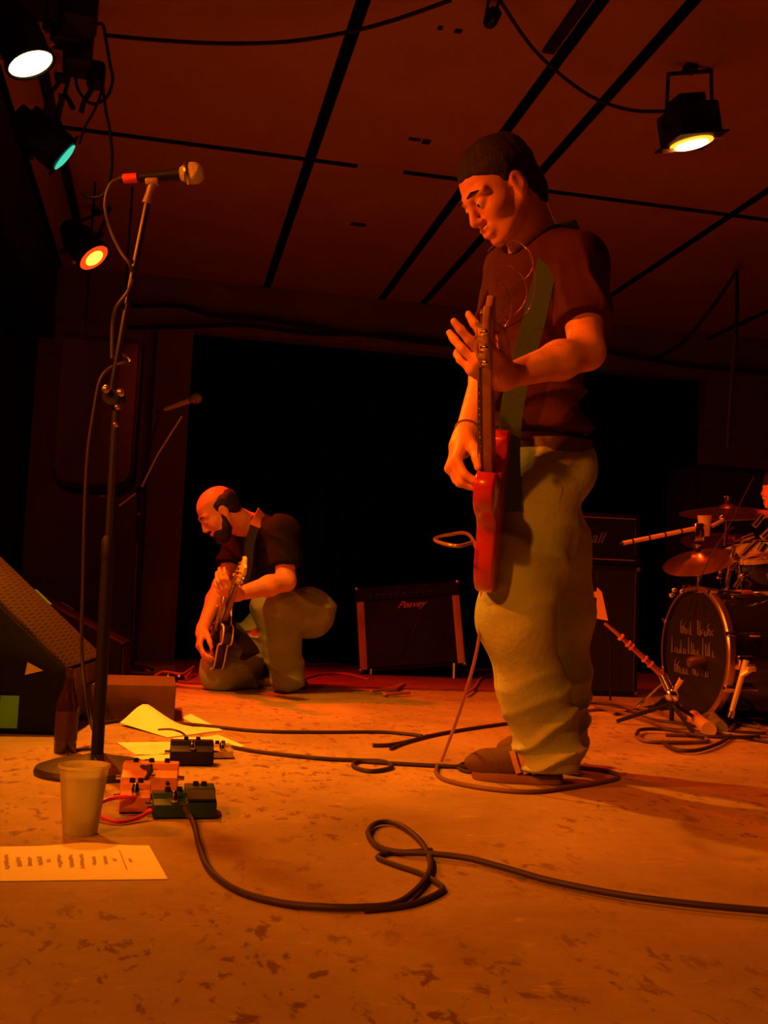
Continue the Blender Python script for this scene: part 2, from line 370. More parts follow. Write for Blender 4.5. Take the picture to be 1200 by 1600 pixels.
# ------------------------------------------------------------------ signed-distance modelling for bodies and cloth
class Field:
    def __init__(s, lo, hi, h):
        s.lo = A(*lo); s.h = h; s.n = np.ceil((A(*hi)-s.lo)/h).astype(int)+1; s.a = np.full(s.n, 1.0, np.float32)
    def _reg(s, lo, hi):
        i0 = np.clip(np.floor((lo-s.lo)/s.h).astype(int), 0, s.n); i1 = np.clip(np.ceil((hi-s.lo)/s.h).astype(int)+1, 0, s.n)
        if (i1 <= i0).any(): return None
        g = [(s.lo[k]+np.arange(i0[k], i1[k])*s.h).astype(np.float32).reshape([-1 if q == k else 1 for q in range(3)]) for k in range(3)]
        return tuple(slice(i0[k], i1[k]) for k in range(3)), g
    def _mix(s, sl, d, k, op):
        a = s.a[sl]
        if op == 'sub':
            d = -d
            if k > 0: hh = np.maximum(k-np.abs(a-d), 0)/k; s.a[sl] = np.maximum(a, d)+hh*hh*k*.25
            else: s.a[sl] = np.maximum(a, d)
        else:
            if k > 0: hh = np.maximum(k-np.abs(a-d), 0)/k; s.a[sl] = np.minimum(a, d)-hh*hh*k*.25
            else: s.a[sl] = np.minimum(a, d)
    def cap(s, p, q, r0, r1, k=.02, op='add'):
        p = A(*p); q = A(*q); m = max(r0, r1)+k+3*s.h; R = s._reg(np.minimum(p, q)-m, np.maximum(p, q)+m)
        if R is None: return s
        sl, g = R; d = q-p; L = max(d.dot(d), 1e-9)
        t = np.clip(((g[0]-p[0])*d[0]+(g[1]-p[1])*d[1]+(g[2]-p[2])*d[2])/L, 0, 1)
        dist = np.sqrt((g[0]-p[0]-t*d[0])**2+(g[1]-p[1]-t*d[1])**2+(g[2]-p[2]-t*d[2])**2)-(r0+(r1-r0)*t)
        s._mix(sl, dist, k, op); return s
    def chain(s, pts, rs, k=.02):
        for i in range(len(pts)-1): s.cap(pts[i], pts[i+1], rs[i], rs[i+1], k)
        return s
    def ell(s, c, r, R=None, k=.02, op='add'):
        c = A(*c); r = A(*r); m = r.max()+k+3*s.h; G = s._reg(c-m, c+m)
        if G is None: return s
        sl, g = G; R = np.eye(3) if R is None else R
        l = [((g[0]-c[0])*R[i][0]+(g[1]-c[1])*R[i][1]+(g[2]-c[2])*R[i][2]) for i in range(3)]
        k0 = np.sqrt(sum((l[i]/r[i])**2 for i in range(3))); k1 = np.sqrt(sum((l[i]/r[i]**2)**2 for i in range(3)))+1e-6
        s._mix(sl, k0*(k0-1)/k1, k, op); return s
    def cutplane(s, p, n, c=None, rad=None):   # remove what lies on the n side of p
        p = A(*p); n = nz(n); c = p if c is None else c; rad = 9 if rad is None else rad
        G = s._reg(A(*c)-rad, A(*c)+rad)
        if G is None: return s
        sl, g = G; s.a[sl] = np.maximum(s.a[sl], (g[0]-p[0])*n[0]+(g[1]-p[1])*n[1]+(g[2]-p[2])*n[2]); return s
    def folds(s, fn):
        I = np.nonzero(np.abs(s.a) < .035); p = np.stack(I, 1)*s.h+s.lo; s.a[I] += fn(p).astype(np.float32); return s
    def mb(s):
        a = s.a; S = a < 0; nx, ny, nz_ = s.n; c = np.zeros((nx-1, ny-1, nz_-1), np.uint8)
        for dx in (0, 1):
            for dy in (0, 1):
                for dz in (0, 1): c += S[dx:nx-1+dx, dy:ny-1+dy, dz:nz_-1+dz]
        mk = (c > 0) & (c < 8); I, J, K = np.nonzero(mk); idx = np.full(mk.shape, -1, np.int32); idx[mk] = np.arange(len(I))
        acc = np.zeros((len(I), 3)); cnt = np.zeros(len(I))
        co = [(x, y, z) for x in (0, 1) for y in (0, 1) for z in (0, 1)]
        for p in co:
            for ax in range(3):
                if p[ax]: continue
                q = list(p); q[ax] = 1; va = a[I+p[0], J+p[1], K+p[2]]; vb = a[I+q[0], J+q[1], K+q[2]]
                cr = (va < 0) != (vb < 0); t = np.where(cr, va/np.where(cr, va-vb, 1), 0)
                pp = np.zeros((len(I), 3)); pp[:, 0] = p[0]; pp[:, 1] = p[1]; pp[:, 2] = p[2]; pp[:, ax] += t; acc[cr] += pp[cr]; cnt[cr] += 1
        V = (acc/np.maximum(cnt, 1)[:, None]+np.stack([I, J, K], 1))*s.h+s.lo; Q = []
        for ax in range(3):
            b1, b2 = (ax+1) % 3, (ax+2) % 3; sa = [slice(0, n) for n in s.n]; sb = [slice(0, n) for n in s.n]
            sa[ax] = slice(0, s.n[ax]-1); sb[ax] = slice(1, s.n[ax]); A_, B_ = S[tuple(sa)], S[tuple(sb)]; E = np.nonzero(A_ != B_)
            E = np.stack(E, 1); ok = (E[:, b1] > 0) & (E[:, b2] > 0) & (E[:, b1] < s.n[b1]-1) & (E[:, b2] < s.n[b2]-1); E = E[ok]; ins = A_[tuple(E.T)]
            def cell(d1, d2): e = E.copy(); e[:, b1] -= d1; e[:, b2] -= d2; return idx[tuple(e.T)]
            q = np.stack([cell(1, 1), cell(0, 1), cell(0, 0), cell(1, 0)], 1); q[~ins] = q[~ins][:, ::-1]; Q.append(q)
        Q = np.concatenate(Q); Q = Q[(Q >= 0).all(1)]
        o = MB(); o.v = V; o.f = Q; return o
def fobj(name, fld, m, parent, it=1):
    b = fld.mb(); V = b.v; Q = b.f
    for _ in range(it):   # light relax
        s = np.zeros_like(V); c = np.zeros(len(V))
        for i in range(4):
            j = (i+1) % 4; np.add.at(s, Q[:, i], V[Q[:, j]]); np.add.at(s, Q[:, j], V[Q[:, i]]); np.add.at(c, Q[:, i], 1); np.add.at(c, Q[:, j], 1)
        V = V*.5+.5*s/np.maximum(c, 1)[:, None]
    V = V-wl(parent); me = bpy.data.meshes.new(name); me.vertices.add(len(V)); me.vertices.foreach_set('co', V.astype(np.float32).ravel())
    me.loops.add(len(Q)*4); me.loops.foreach_set('vertex_index', Q.astype(np.int32).ravel()); me.polygons.add(len(Q))
    me.polygons.foreach_set('loop_start', np.arange(len(Q), dtype=np.int32)*4)
    me.update(calc_edges=True); me.validate(); me.shade_smooth(); me.materials.append(m)
    o = bpy.data.objects.new(name, me); C.objects.link(o); o.parent = parent; return o

def hand(fd, W, d, n, left, curls, spread=.18, sc=1.0, thumb=(.4, .6), k=.006):
    # W wrist, d towards knuckles, n palm normal (curl side), curls: per finger (a, b, c) bends in radians
    d = nz(d); n = nz(A(*n)-d*d.dot(n)); s = np.cross(n, d) if left else np.cross(d, n)
    L = lambda x, y, z: W+(d*x+s*y+n*z)*sc
    fy = (.030, .010, -.011, -.031); ln = ((.042, .026, .021), (.046, .029, .022), (.042, .027, .021), (.033, .020, .018)); kx = (.088, .092, .088, .080)
    fd.cap(W, L(.03, 0, 0), .026*sc, .030*sc, .02)
    for i in range(4):
        fd.cap(L(.012, fy[i]*.7, 0), L(kx[i], fy[i], -.002), .016*sc, .0125*sc, .012)
        p = L(kx[i], fy[i], -.001); ang = 0; a0 = spread*(1.2-.8*i)
        dd = nz(d+s*a0*.5); r = (.0108, .0098, .0090, .0080) if i < 3 else (.0092, .0084, .0078, .007)
        for j in range(3):
            ang += curls[i][j]; q = p+(dd*math.cos(ang)+n*math.sin(ang))*ln[i][j]*sc; fd.cap(p, q, r[j]*sc, r[j+1]*sc, k); p = q
    ta, tb = thumb
    p0 = L(.018, .022, .006); p1 = L(.048, .030+.02*ta, .012+.014*tb); p2 = L(.075, .034+.034*ta, .016+.024*tb); p3 = L(.097, .032+.038*ta, .016+.036*tb)
    fd.chain([p0, p1, p2, p3], [.017*sc, .0135*sc, .0115*sc, .0095*sc], .008)
    return s

def head(fd, c, f, u, neck, sc=1.0, jaw=0):
    f = nz(f); u = nz(A(*u)-f*f.dot(u)); s = np.cross(u, f); R = np.array([f, s, u])
    L = lambda x, y, z: c+(f*x+s*y+u*z)*sc
    E = lambda x, y, z, r, k=.02, op='add': fd.ell(L(x, y, z), A(*r)*sc, R, k, op)
    E(-.012, 0, .035, (.100, .077, .082)); E(.025, 0, -.025, (.066, .062, .082), .03); E(.035, 0, -.072, (.052, .050, .040), .03)
    E(.078, 0, -.098, (.020, .024, .017), .02)
    for y in (-1, 1):
        E(.055, y*.043, -.028, (.032, .022, .026), .02)
        fd.cap(L(.090, y*.012, .022), L(.072, y*.052, .024), .011*sc, .010*sc, .014)
        E(.096, y*.031, .003, (.016, .019, .012), .010, 'sub')
        E(.078, y*.031, .002, (.0165, .017, .0145), .004)
        fd.cap(L(.094, y*.017, .0005), L(.086, y*.047, .0), .0022*sc, .0022*sc, .003)
        E(-.008, y*.077, -.010, (.021, .010, .033), .006); E(.000, y*.088, -.008, (.011, .007, .020), .005, 'sub')
        E(.100, y*.012, -.036, (.010, .008, .007), .006)
        fd.cap(L(.0, y*.055, -.05), L(.06, y*.030, -.088), .018*sc, .016*sc, .02)
    fd.cap(L(.090, 0, .014), L(.113, 0, -.030), .008*sc, .011*sc, .010); E(.104, 0, -.034, (.013, .010, .008), .006)
    E(.090, 0, -.063-jaw*.3, (.014, .026, .018), .012)
    fd.cap(L(.101, -.015, -.056), L(.101, .015, -.056), .0055*sc, .0055*sc, .005); fd.cap(L(.099, -.014, -.067-jaw), L(.099, .014, -.067-jaw), .006*sc, .006*sc, .005)
    fd.cap(L(.106, -.020, -.0612-jaw*.5), L(.106, .020, -.0612-jaw*.5), (.002+jaw*.45)*sc, (.002+jaw*.45)*sc, .002, 'sub')
    fd.cap(L(-.035, 0, -.045), neck, .056*sc, .062*sc, .03); fd.cap(L(-.005, 0, -.06), neck+f*.02, .045*sc, .055*sc, .03)
    return R, L

def noise3(p, sc, ph=0):
    x, y, z = p[:, 0]*sc, p[:, 1]*sc, p[:, 2]*sc
    return (np.sin(x*1.3+2.1*np.sin(y*.9+ph)+z*.5)+np.sin(y*1.7+1.7*np.sin(z*1.1+ph*2)+.3)+np.sin(z*1.5+1.9*np.sin(x*.8+1+ph)))/3
def crease(p, d, freq, amp, ph=0):    # irregular drapery ridges: warped and broken up along their length
    t = p@nz(d)*freq*.62+1.9*noise3(p, 7, ph)+.9*noise3(p, 17, ph+2)
    k = np.clip(.55+.9*noise3(p, 8, ph+1), 0, 1)
    return -amp*(1-np.abs(np.sin(t)))**1.7*k
def bounds(pts, m): a = np.array(pts); return a.min(0)-m, a.max(0)+m

def eyes(t, L, f, sc=1.0):
    for y in (-1, 1):
        e = obj('eye', MB().ball(L(.0815, y*.031, .001), .0135*sc, 10), m_eyew, t)
        obj('iris', MB().ball(L(.0905, y*.031, -.001), .0058*sc, 8), m_eyed, e)

# ================================================================== STANDING GUITARIST
def shoe(parent, heel, toe, up=(0, 0, 1), stripes=False, hi=.0):
    heel = A(*heel); toe = A(*toe); f = nz(toe-heel); u = nz(A(*up)-f*f.dot(up)); s = np.cross(u, f); R = np.array([f, s, u]); L = np.linalg.norm(toe-heel)
    Q = lambda x, y, z: heel+f*x*L+s*y+u*z
    fd = Field(*bounds([heel, toe], .16), .0055)
    fd.cap(Q(.14, 0, .055), Q(.84, .0, .042), .038, .036, .02); fd.ell(Q(.74, 0, .042), (.085, .046, .034), R, .02); fd.ell(Q(.14, 0, .06), (.04, .034, .05), R, .02)
    fd.cap(Q(.22, 0, .07), Q(.26, 0, .12), .04, .042, .02); fd.cap(Q(.4, 0, .075), Q(.65, 0, .055), .028, .026, .02)
    fd.cutplane(Q(0, 0, .020), -u)
    so = fobj('shoe', fd, m_shoe, parent)
    out = []
    for i in range(28):
        a = 2*math.pi*i/28; x = .5+.5*math.cos(a); y = math.sin(a)*(.047 if x > .55 else .040)*(1 if abs(math.sin(a)) < .99 else 1); out.append(Q(x, y*(abs(math.sin(a))**-.35 if abs(math.sin(a)) > .05 else 1), 0))
    obj('sole', MB().prism(out, u*.024, .004), m_sole, so)
    if stripes:
        for sd in (-1, 1):
            for i in range(3):
                x = .36+i*.085; obj('stripe', MB().ribbon([Q(x-.05, sd*.043, .028), Q(x, sd*.040, .060), Q(x+.03, sd*.030, .082)], f, .014, .006), m_stripe, so)
    lc = MB()
    for i in range(4): x = .45+.07*i; lc.tube([Q(x, -.02, .096-.022*i*.55), Q(x+.02, 0, .103-.022*i*.55), Q(x, .02, .096-.022*i*.55)], .0028, 6)
    obj('laces', lc, m_white, so)

def standing():
    base = F(850, 1222); t = thing('person', base, 'tall man in maroon tee and faded jeans standing with a red guitar, head bowed', 'person')
    f0 = nz(A(-.90, -.38, 0)); u0 = A(0, 0, 1); s0 = np.cross(u0, f0); R0 = np.array([f0, s0, u0])
    hc = P(781, 297, 2.60); nk = P(845, 392, 2.68)
    ff = nz(cd(-.74, -.60, .30)); uu = cd(-.42, .80, .1)
    shN = P(902, 412, 2.54); elN = P(917, 550, 2.42); wrN = P(786, 590, 2.26)
    shF = P(800, 425, 2.86); elF = P(779, 548, 2.74); wrF = P(727, 683, 2.47)
    chest = P(842, 470, 2.69); belly = P(830, 600, 2.69); hip = P(842, 722, 2.70)
    hipN = P(838, 765, 2.62); knN = P(806, 965, 2.62); anN = P(856, 1182, 2.72)
    hipF = P(838, 760, 2.82); knF = P(874, 955, 2.86); anF = P(880, 1160, 2.92)
    allp = [hc, nk, shN, elN, wrN, shF, elF, wrF, hip, knN, anN, anF, P(700, 500, 2.2), P(690, 760, 2.4)]
    fd = Field(*bounds(allp, .15), .0046)
    R, L = head(fd, hc, ff, uu, nk, 1.02, jaw=.006)
    fd.ell(chest, (.100, .150, .16), R0, .04); fd.ell(belly, (.085, .13, .13), R0, .04); fd.ell(hip, (.09, .14, .10), R0, .04)
    fd.cap(nk, shN, .045, .05, .03); fd.cap(nk, shF, .045, .05, .03)
    fd.chain([shN, shN*.45+elN*.55, elN], [.052, .048, .041], .02); fd.chain([elN, elN*.66+wrN*.34, wrN], [.041, .044, .026], .02)
    fd.chain([shF, shF*.45+elF*.55, elF], [.052, .048, .041], .02); fd.chain([elF, elF*.66+wrF*.34, wrF], [.041, .046, .027], .02)
    for a, b, c in ((hipN, knN, anN), (hipF, knF, anF)): fd.chain([a, b, c], [.075, .05, .036], .03)
    # left hand open around the neck, right hand closed over the strings
    hand(fd, wrN, nz(P(750, 560, 2.20)-wrN), cd(.15, .35, -1), True, [(.35, .35, .2), (.25, .25, .15), (.6, .5, .3), (.9, .7, .4)], .35, 1.02, (.9, .5))
    hand(fd, wrF, nz(P(706, 732, 2.42)-wrF), cd(.95, -.1, -.25), False, [(.75, .7, .5), (.8, .8, .5), (.85, .9, .5), (.9, .9, .6)], .2, 1.02, (.5, .9))
    fobj('body', fd, m_skin, t)
    eyes(t, L, ff, 1.02)
    # hair: short dark crop and stubble
    hf = Field(*bounds([hc], .17), .005)
    hf.ell(L(-.020, 0, .042), A(.106, .084, .088)*1.02, R, .01); hf.ell(L(-.055, 0, -.02), A(.062, .066, .085)*1.02, R, .02)
    hf.ell(L(.105, 0, -.035), A(.11, .15, .105), R, .012, 'sub'); hf.ell(L(.07, 0, -.09), A(.10, .15, .10), R, .012, 'sub')
    for y in (-1, 1): hf.ell(L(-.0, y*.088, -.02), A(.026, .03, .036), R, .006, 'sub')
    hf.folds(lambda p: .003*noise3(p, 60)+.002*noise3(p, 150))
    fobj('hair', hf, m_hair, t)
    for y in (-1, 1): obj('eyebrow', MB().tube([L(.098, y*.014, .028), L(.094, y*.034, .032), L(.078, y*.054, .025)], [.003, .0042, .002], 6), m_hair, t)
    # t-shirt
    sf = Field(*bounds([chest, P(842, 690, 2.7), shN, shF, P(915, 520, 2.44), nk], .20), .0055)
    sf.ell(chest, (.132, .178, .185), R0, .05); sf.ell(P(850, 430, 2.70), (.115, .17, .10), R0, .05); sf.ell(P(830, 590, 2.69), (.112, .155, .16), R0, .05); sf.ell(P(836, 668, 2.70), (.118, .162, .06), R0, .04)
    sf.cap(nk-A(0, 0, .01), shN, .062, .072, .04); sf.cap(nk-A(0, 0, .01), shF, .062, .072, .04)
    mN = shN+(elN-shN)*.72; mF = shF+(elF-shF)*.72
    sf.cap(shN, mN, .072, .071, .03); sf.cap(shF, mF, .072, .070, .03)
    dn = nz(elN-shN); sf.cutplane(shN+(elN-shN)*.70, dn, mN, .105)
    df = nz(elF-shF); sf.cutplane(shF+(elF-shF)*.66, df, mF+df*.02, .085)
    sf.cap(nk-A(0, 0, .025), nk+nz(hc-nk)*.16, .066, .075, .012, 'sub')
    def wr(p):
        z = p[:, 2]; lowm = np.clip((1.18-z)/.12, 0, 1); up = 1-lowm
        return crease(p, (-.35, -.1, .93), 62, .017, .4)*lowm+crease(p, (.75, -.5, .65), 52, .012, 2)*up+.0025*noise3(p, 40)
    sf.folds(wr)
    sf.cutplane(P(835, 682, 2.70), nz(A(-.08, 0, -1)))
    fobj('tshirt', sf, m_shirt, t)
    # belt and jeans
    bl = MB(); bc = P(837, 706, 2.70); ring = [bc+f0*.120*math.cos(a)+s0*.166*math.sin(a) for a in np.linspace(0, 2*math.pi, 40)]
    bl.ribbon(ring, A(0, 0, 1), .035, .005); obj('belt', bl, mat('leather_belt', (.08, .045, .025), .5), t)
    jf = Field(*bounds([hip, hipN, knN, anN, anF, knF], .2), .0062)
    jf.ell(P(842, 735, 2.70), (.128, .172, .115), R0, .03)
    jf.chain([hipN, hipN*.5+knN*.5, knN, knN*.5+anN*.5, P(853, 1150, 2.71), anN-A(0, 0, .01)], [.105, .100, .090, .083, .076, .085], .05)
    jf.chain([hipF, hipF*.5+knF*.5, knF, knF*.5+anF*.5, anF], [.110, .105, .090, .072, .070], .05)
    jf.ell(P(820, 775, 2.60), (.05, .06, .06), R0, .05)
    def wj(p):
        z = p[:, 2]; low = np.clip((.34-z)/.16, 0, 1); kn = np.exp(-((z-.62)/.10)**2); hp = np.clip((z-.82)/.1, 0, 1)
        return crease(p, (-.28, .0, .96), 76, .021, .7)*low+crease(p, (.5, .1, .85), 46, .017, 1.3)*kn+crease(p, (-.6, .2, .75), 42, .014, 2.2)*hp+crease(p, (.25, .3, .9), 22, .009, 3.1)*(1-low)+.003*noise3(p, 30)
    jf.folds(wj)
    jf.cutplane(P(838, 697, 2.70), A(.05, 0, 1)); jf.cutplane(A(0, 0, .032), A(0, 0, -1))
    j = fobj('jeans', jf, m_jeans, t)
    seam = MB(); sm = []
    for q, r in ((hipN, .110), (hipN*.5+knN*.5, .100), (knN, .092), (knN*.5+anN*.5, .085)): sm.append(q+nz(A(.25, -1, 0))*r*.985)
    obj('seam', seam.ribbon(smooth_path(sm, 6), A(1, 0, 0), .006, .004), mat('seam_thread', (.30, .27, .16), .9), j)
    shoe(t, F(880, 1226), F(737, 1216), stripes=True)
    shoe(t, F(905, 1196), F(790, 1190), stripes=True)
    ban = MB(); k = wrF+(elF-wrF)*.07; dd = nz(elF-wrF); ban.lathe(k, [(.0315, -.004), (.034, 0), (.0315, .004)], dd, 20, cap=False)
    obj('wristband', ban, mat('cord_bracelet', (.16, .07, .04), .8), t)
    return t
standing()

def electric_guitar(cp, tip, fcam, mb_, mside, mback, label, scale=1.0, binding=False, outline='double', strap=None, strings_loose=False):
    n = nz(tip-cp); f = cd(*fcam); f = nz(f-n*n.dot(f)); wv = np.cross(n, f); Lg = np.linalg.norm(tip-cp)
    t = thing('electric_guitar', cp, label, 'guitar')
    Q = lambda a, b, c=0: cp+n*a+wv*b+f*c
    half = [(-.215, .0), (-.212, .05), (-.19, .105), (-.15, .145), (-.10, .160), (-.05, .150), (-.005, .122), (.03, .108), (.07, .115), (.11, .135), (.155, .140), (.185, .118), (.19, .09), (.165, .062), (.13, .040), (.125, .02)]
    o2 = [(.125, -.03), (.13, -.045), (.16, -.065), (.165, -.09), (.145, -.120), (.105, -.128), (.06, -.112), (.02, -.108), (-.01, -.120), (-.05, -.148), (-.10, -.160), (-.15, -.148), (-.19, -.108), (-.212, -.05)]
    ol = [(a*scale, b*scale) for a, b in half+o2]
    m = len(ol); fine = []
    for i in range(m):
        p0, p1, p2, p3 = [A(*ol[(i+k) % m]) for k in (-1, 0, 1, 2)]
        for k in range(3): q = k/3; fine.append(.5*((2*p1)+(-p0+p2)*q+(2*p0-5*p1+4*p2-p3)*q*q+(-p0+3*p1-3*p2+p3)*q**3))
    th = .046*scale
    obj('guitar_body', MB().prism([Q(a, b, -th/2) for a, b in fine], f*th, .006), mside, t)
    if binding:
        for c in (-th/2+.001, th/2-.001):
            r = [Q(a, b, c) for a, b in fine]; obj('binding', MB().tube(r+[r[0]], .0042, 6), m_bind, t)
    obj('pickguard', MB().prism([Q(a*.6+.02, b*.55-.02, th/2) for a, b in fine], f*.003), mback, t)
    for a in (-.075, -.01, .055): obj('pickup', MB().box(Q(a*scale, 0, th/2+.006), (.085*scale, .03, .012), wv, n, f, b=.003), m_blackgloss, t)
    obj('bridge', MB().box(Q(-.12*scale, 0, th/2+.008), (.085, .022, .016), wv, n, f, b=.003), m_chrome, t)
    for a, b in ((-.15, -.09), (-.11, -.11), (-.07, -.115)): obj('control_knob', MB().lathe(Q(a*scale, b*scale, th/2), [(.012, 0), (.011, .014), (.008, .016)], f, 12), m_steel, t)
    hl = .155*scale; nl = Lg-hl
    nb = [Q(.10*scale, .029, th/2-.004), Q(.10*scale, -.029, th/2-.004), Q(nl, -.022, th/2-.004), Q(nl, .022, th/2-.004)]
    obj('neck', MB().prism(nb, -f*.020, .004), m_wood, t)
    fb = obj('fingerboard', MB().prism([p+f*.0 for p in nb], f*.006), m_fret, t)
    fr = MB()
    for i in range(20):
        a = nl-(nl-.10*scale)*(1-2**(-i/12.))*1.35
        if a > .11*scale: fr.box(Q(a, 0, th/2+.003), (.046, .002, .002), wv, n, f)
    o = obj('frets', fr, m_steel, fb); o['kind'] = 'stuff'
    h = [(nl, .022), (nl, -.022), (nl+.03, -.034), (nl+hl*.9, -.042), (nl+hl, -.020), (nl+hl*.94, .0), (nl+hl, .022), (nl+hl*.85, .038), (nl+.03, .032)]
    obj('headstock', MB().prism([Q(a, b, th/2-.010) for a, b in h], -f*.015, .003), m_bind if binding else m_wood, t)
    for i in range(3):
        for sd in (-1, 1):
            a = nl+.035+i*.038*scale; k = MB(); k.lathe(Q(a, sd*.026, th/2-.012), [(.005, 0), (.005, .018)], f, 8); k.ball(Q(a, sd*.050, th/2-.016), (.009, .009, .006), 8); k.tube([Q(a, sd*.026, th/2-.016), Q(a, sd*.05, th/2-.016)], .003, 6)
            obj('tuner', k, m_chrome, t)
    st = MB()
    for i in range(6):
        y = (i-2.5)*.0095; st.tube([Q(-.12*scale, y, th/2+.016), Q(nl, y*.75, th/2+.005), Q(nl+.03+(i//2)*.036, (.024 if i % 2 else -.024), th/2+.004)], .0009+.0002*(5-i), 4)
    o = obj('strings', st, m_steel, t); o['kind'] = 'stuff'
    if strings_loose:
        ls = MB()
        for cpx, r1, r2, a0, a1 in (((795, 410), 38, 34, -150, 60), ((805, 440), 30, 62, -110, 75), ((775, 455), 48, 45, -100, 70), ((772, 480), 26, 40, -70, 100)):
            D = 2.17; pts = [P(cpx[0]+r1*math.cos(math.radians(a)), cpx[1]+r2*math.sin(math.radians(a)), D+.05*math.sin(a*.03)) for a in np.linspace(a0, a1, 26)]
            ls.tube([Q(nl+.05, 0, th/2)]+pts[::-1], .0011, 5)
        obj('string_end', ls, m_brass, t)
    if strap: strap(t, Q)
    return t, Q, n, f, wv
def strapA(t, Q):
    pts = smooth_path([P(862, 362, 2.60), P(858, 400, 2.535), P(846, 450, 2.48), P(833, 505, 2.46), P(818, 560, 2.47), P(803, 620, 2.48), P(795, 700, 2.50), P(800, 800, 2.52)], 6)
    obj('strap', MB().ribbon(pts, cd(1, .35, .1), .055, .003), m_strap, t)
    pts = smooth_path([P(862, 362, 2.60), P(885, 352, 2.74), P(908, 410, 2.84), P(918, 500, 2.86), P(885, 640, 2.85), P(850, 760, 2.80), P(812, 850, 2.62)], 6)
    obj('strap', MB().ribbon(pts, cd(1, .3, -.5), .055, .003), m_strap, t)
gt, GQ, gn, gf, gw = electric_guitar(P(772, 792, 2.50), P(768, 470, 2.10), (-.93, 0, -.34), m_redwood, m_redwood, m_blackgloss, 'red electric guitar held upright by the standing man, green strap', 1.0, strap=strapA, strings_loose=True)
# lead plugged into the standing man's guitar, looping out in front
pts = [P(737, 848, 2.40), P(715, 853, 2.36), P(688, 848, 2.40), P(680, 842, 2.50), P(700, 836, 2.60), P(735, 838, 2.62), P(752, 900, 2.60), P(748, 1000, 2.60), P(722, 1100, 2.66), F(690, 1192)+A(0, 0, .006)]
o = obj('guitar_lead', MB().tube(smooth_path(pts, 8), .0045, 8), mat('shiny_cable', (.30, .12, .05), .25, spec=.8)); tag(o, 'thin guitar lead looping out of the red guitar and dropping to the floor', 'cable')

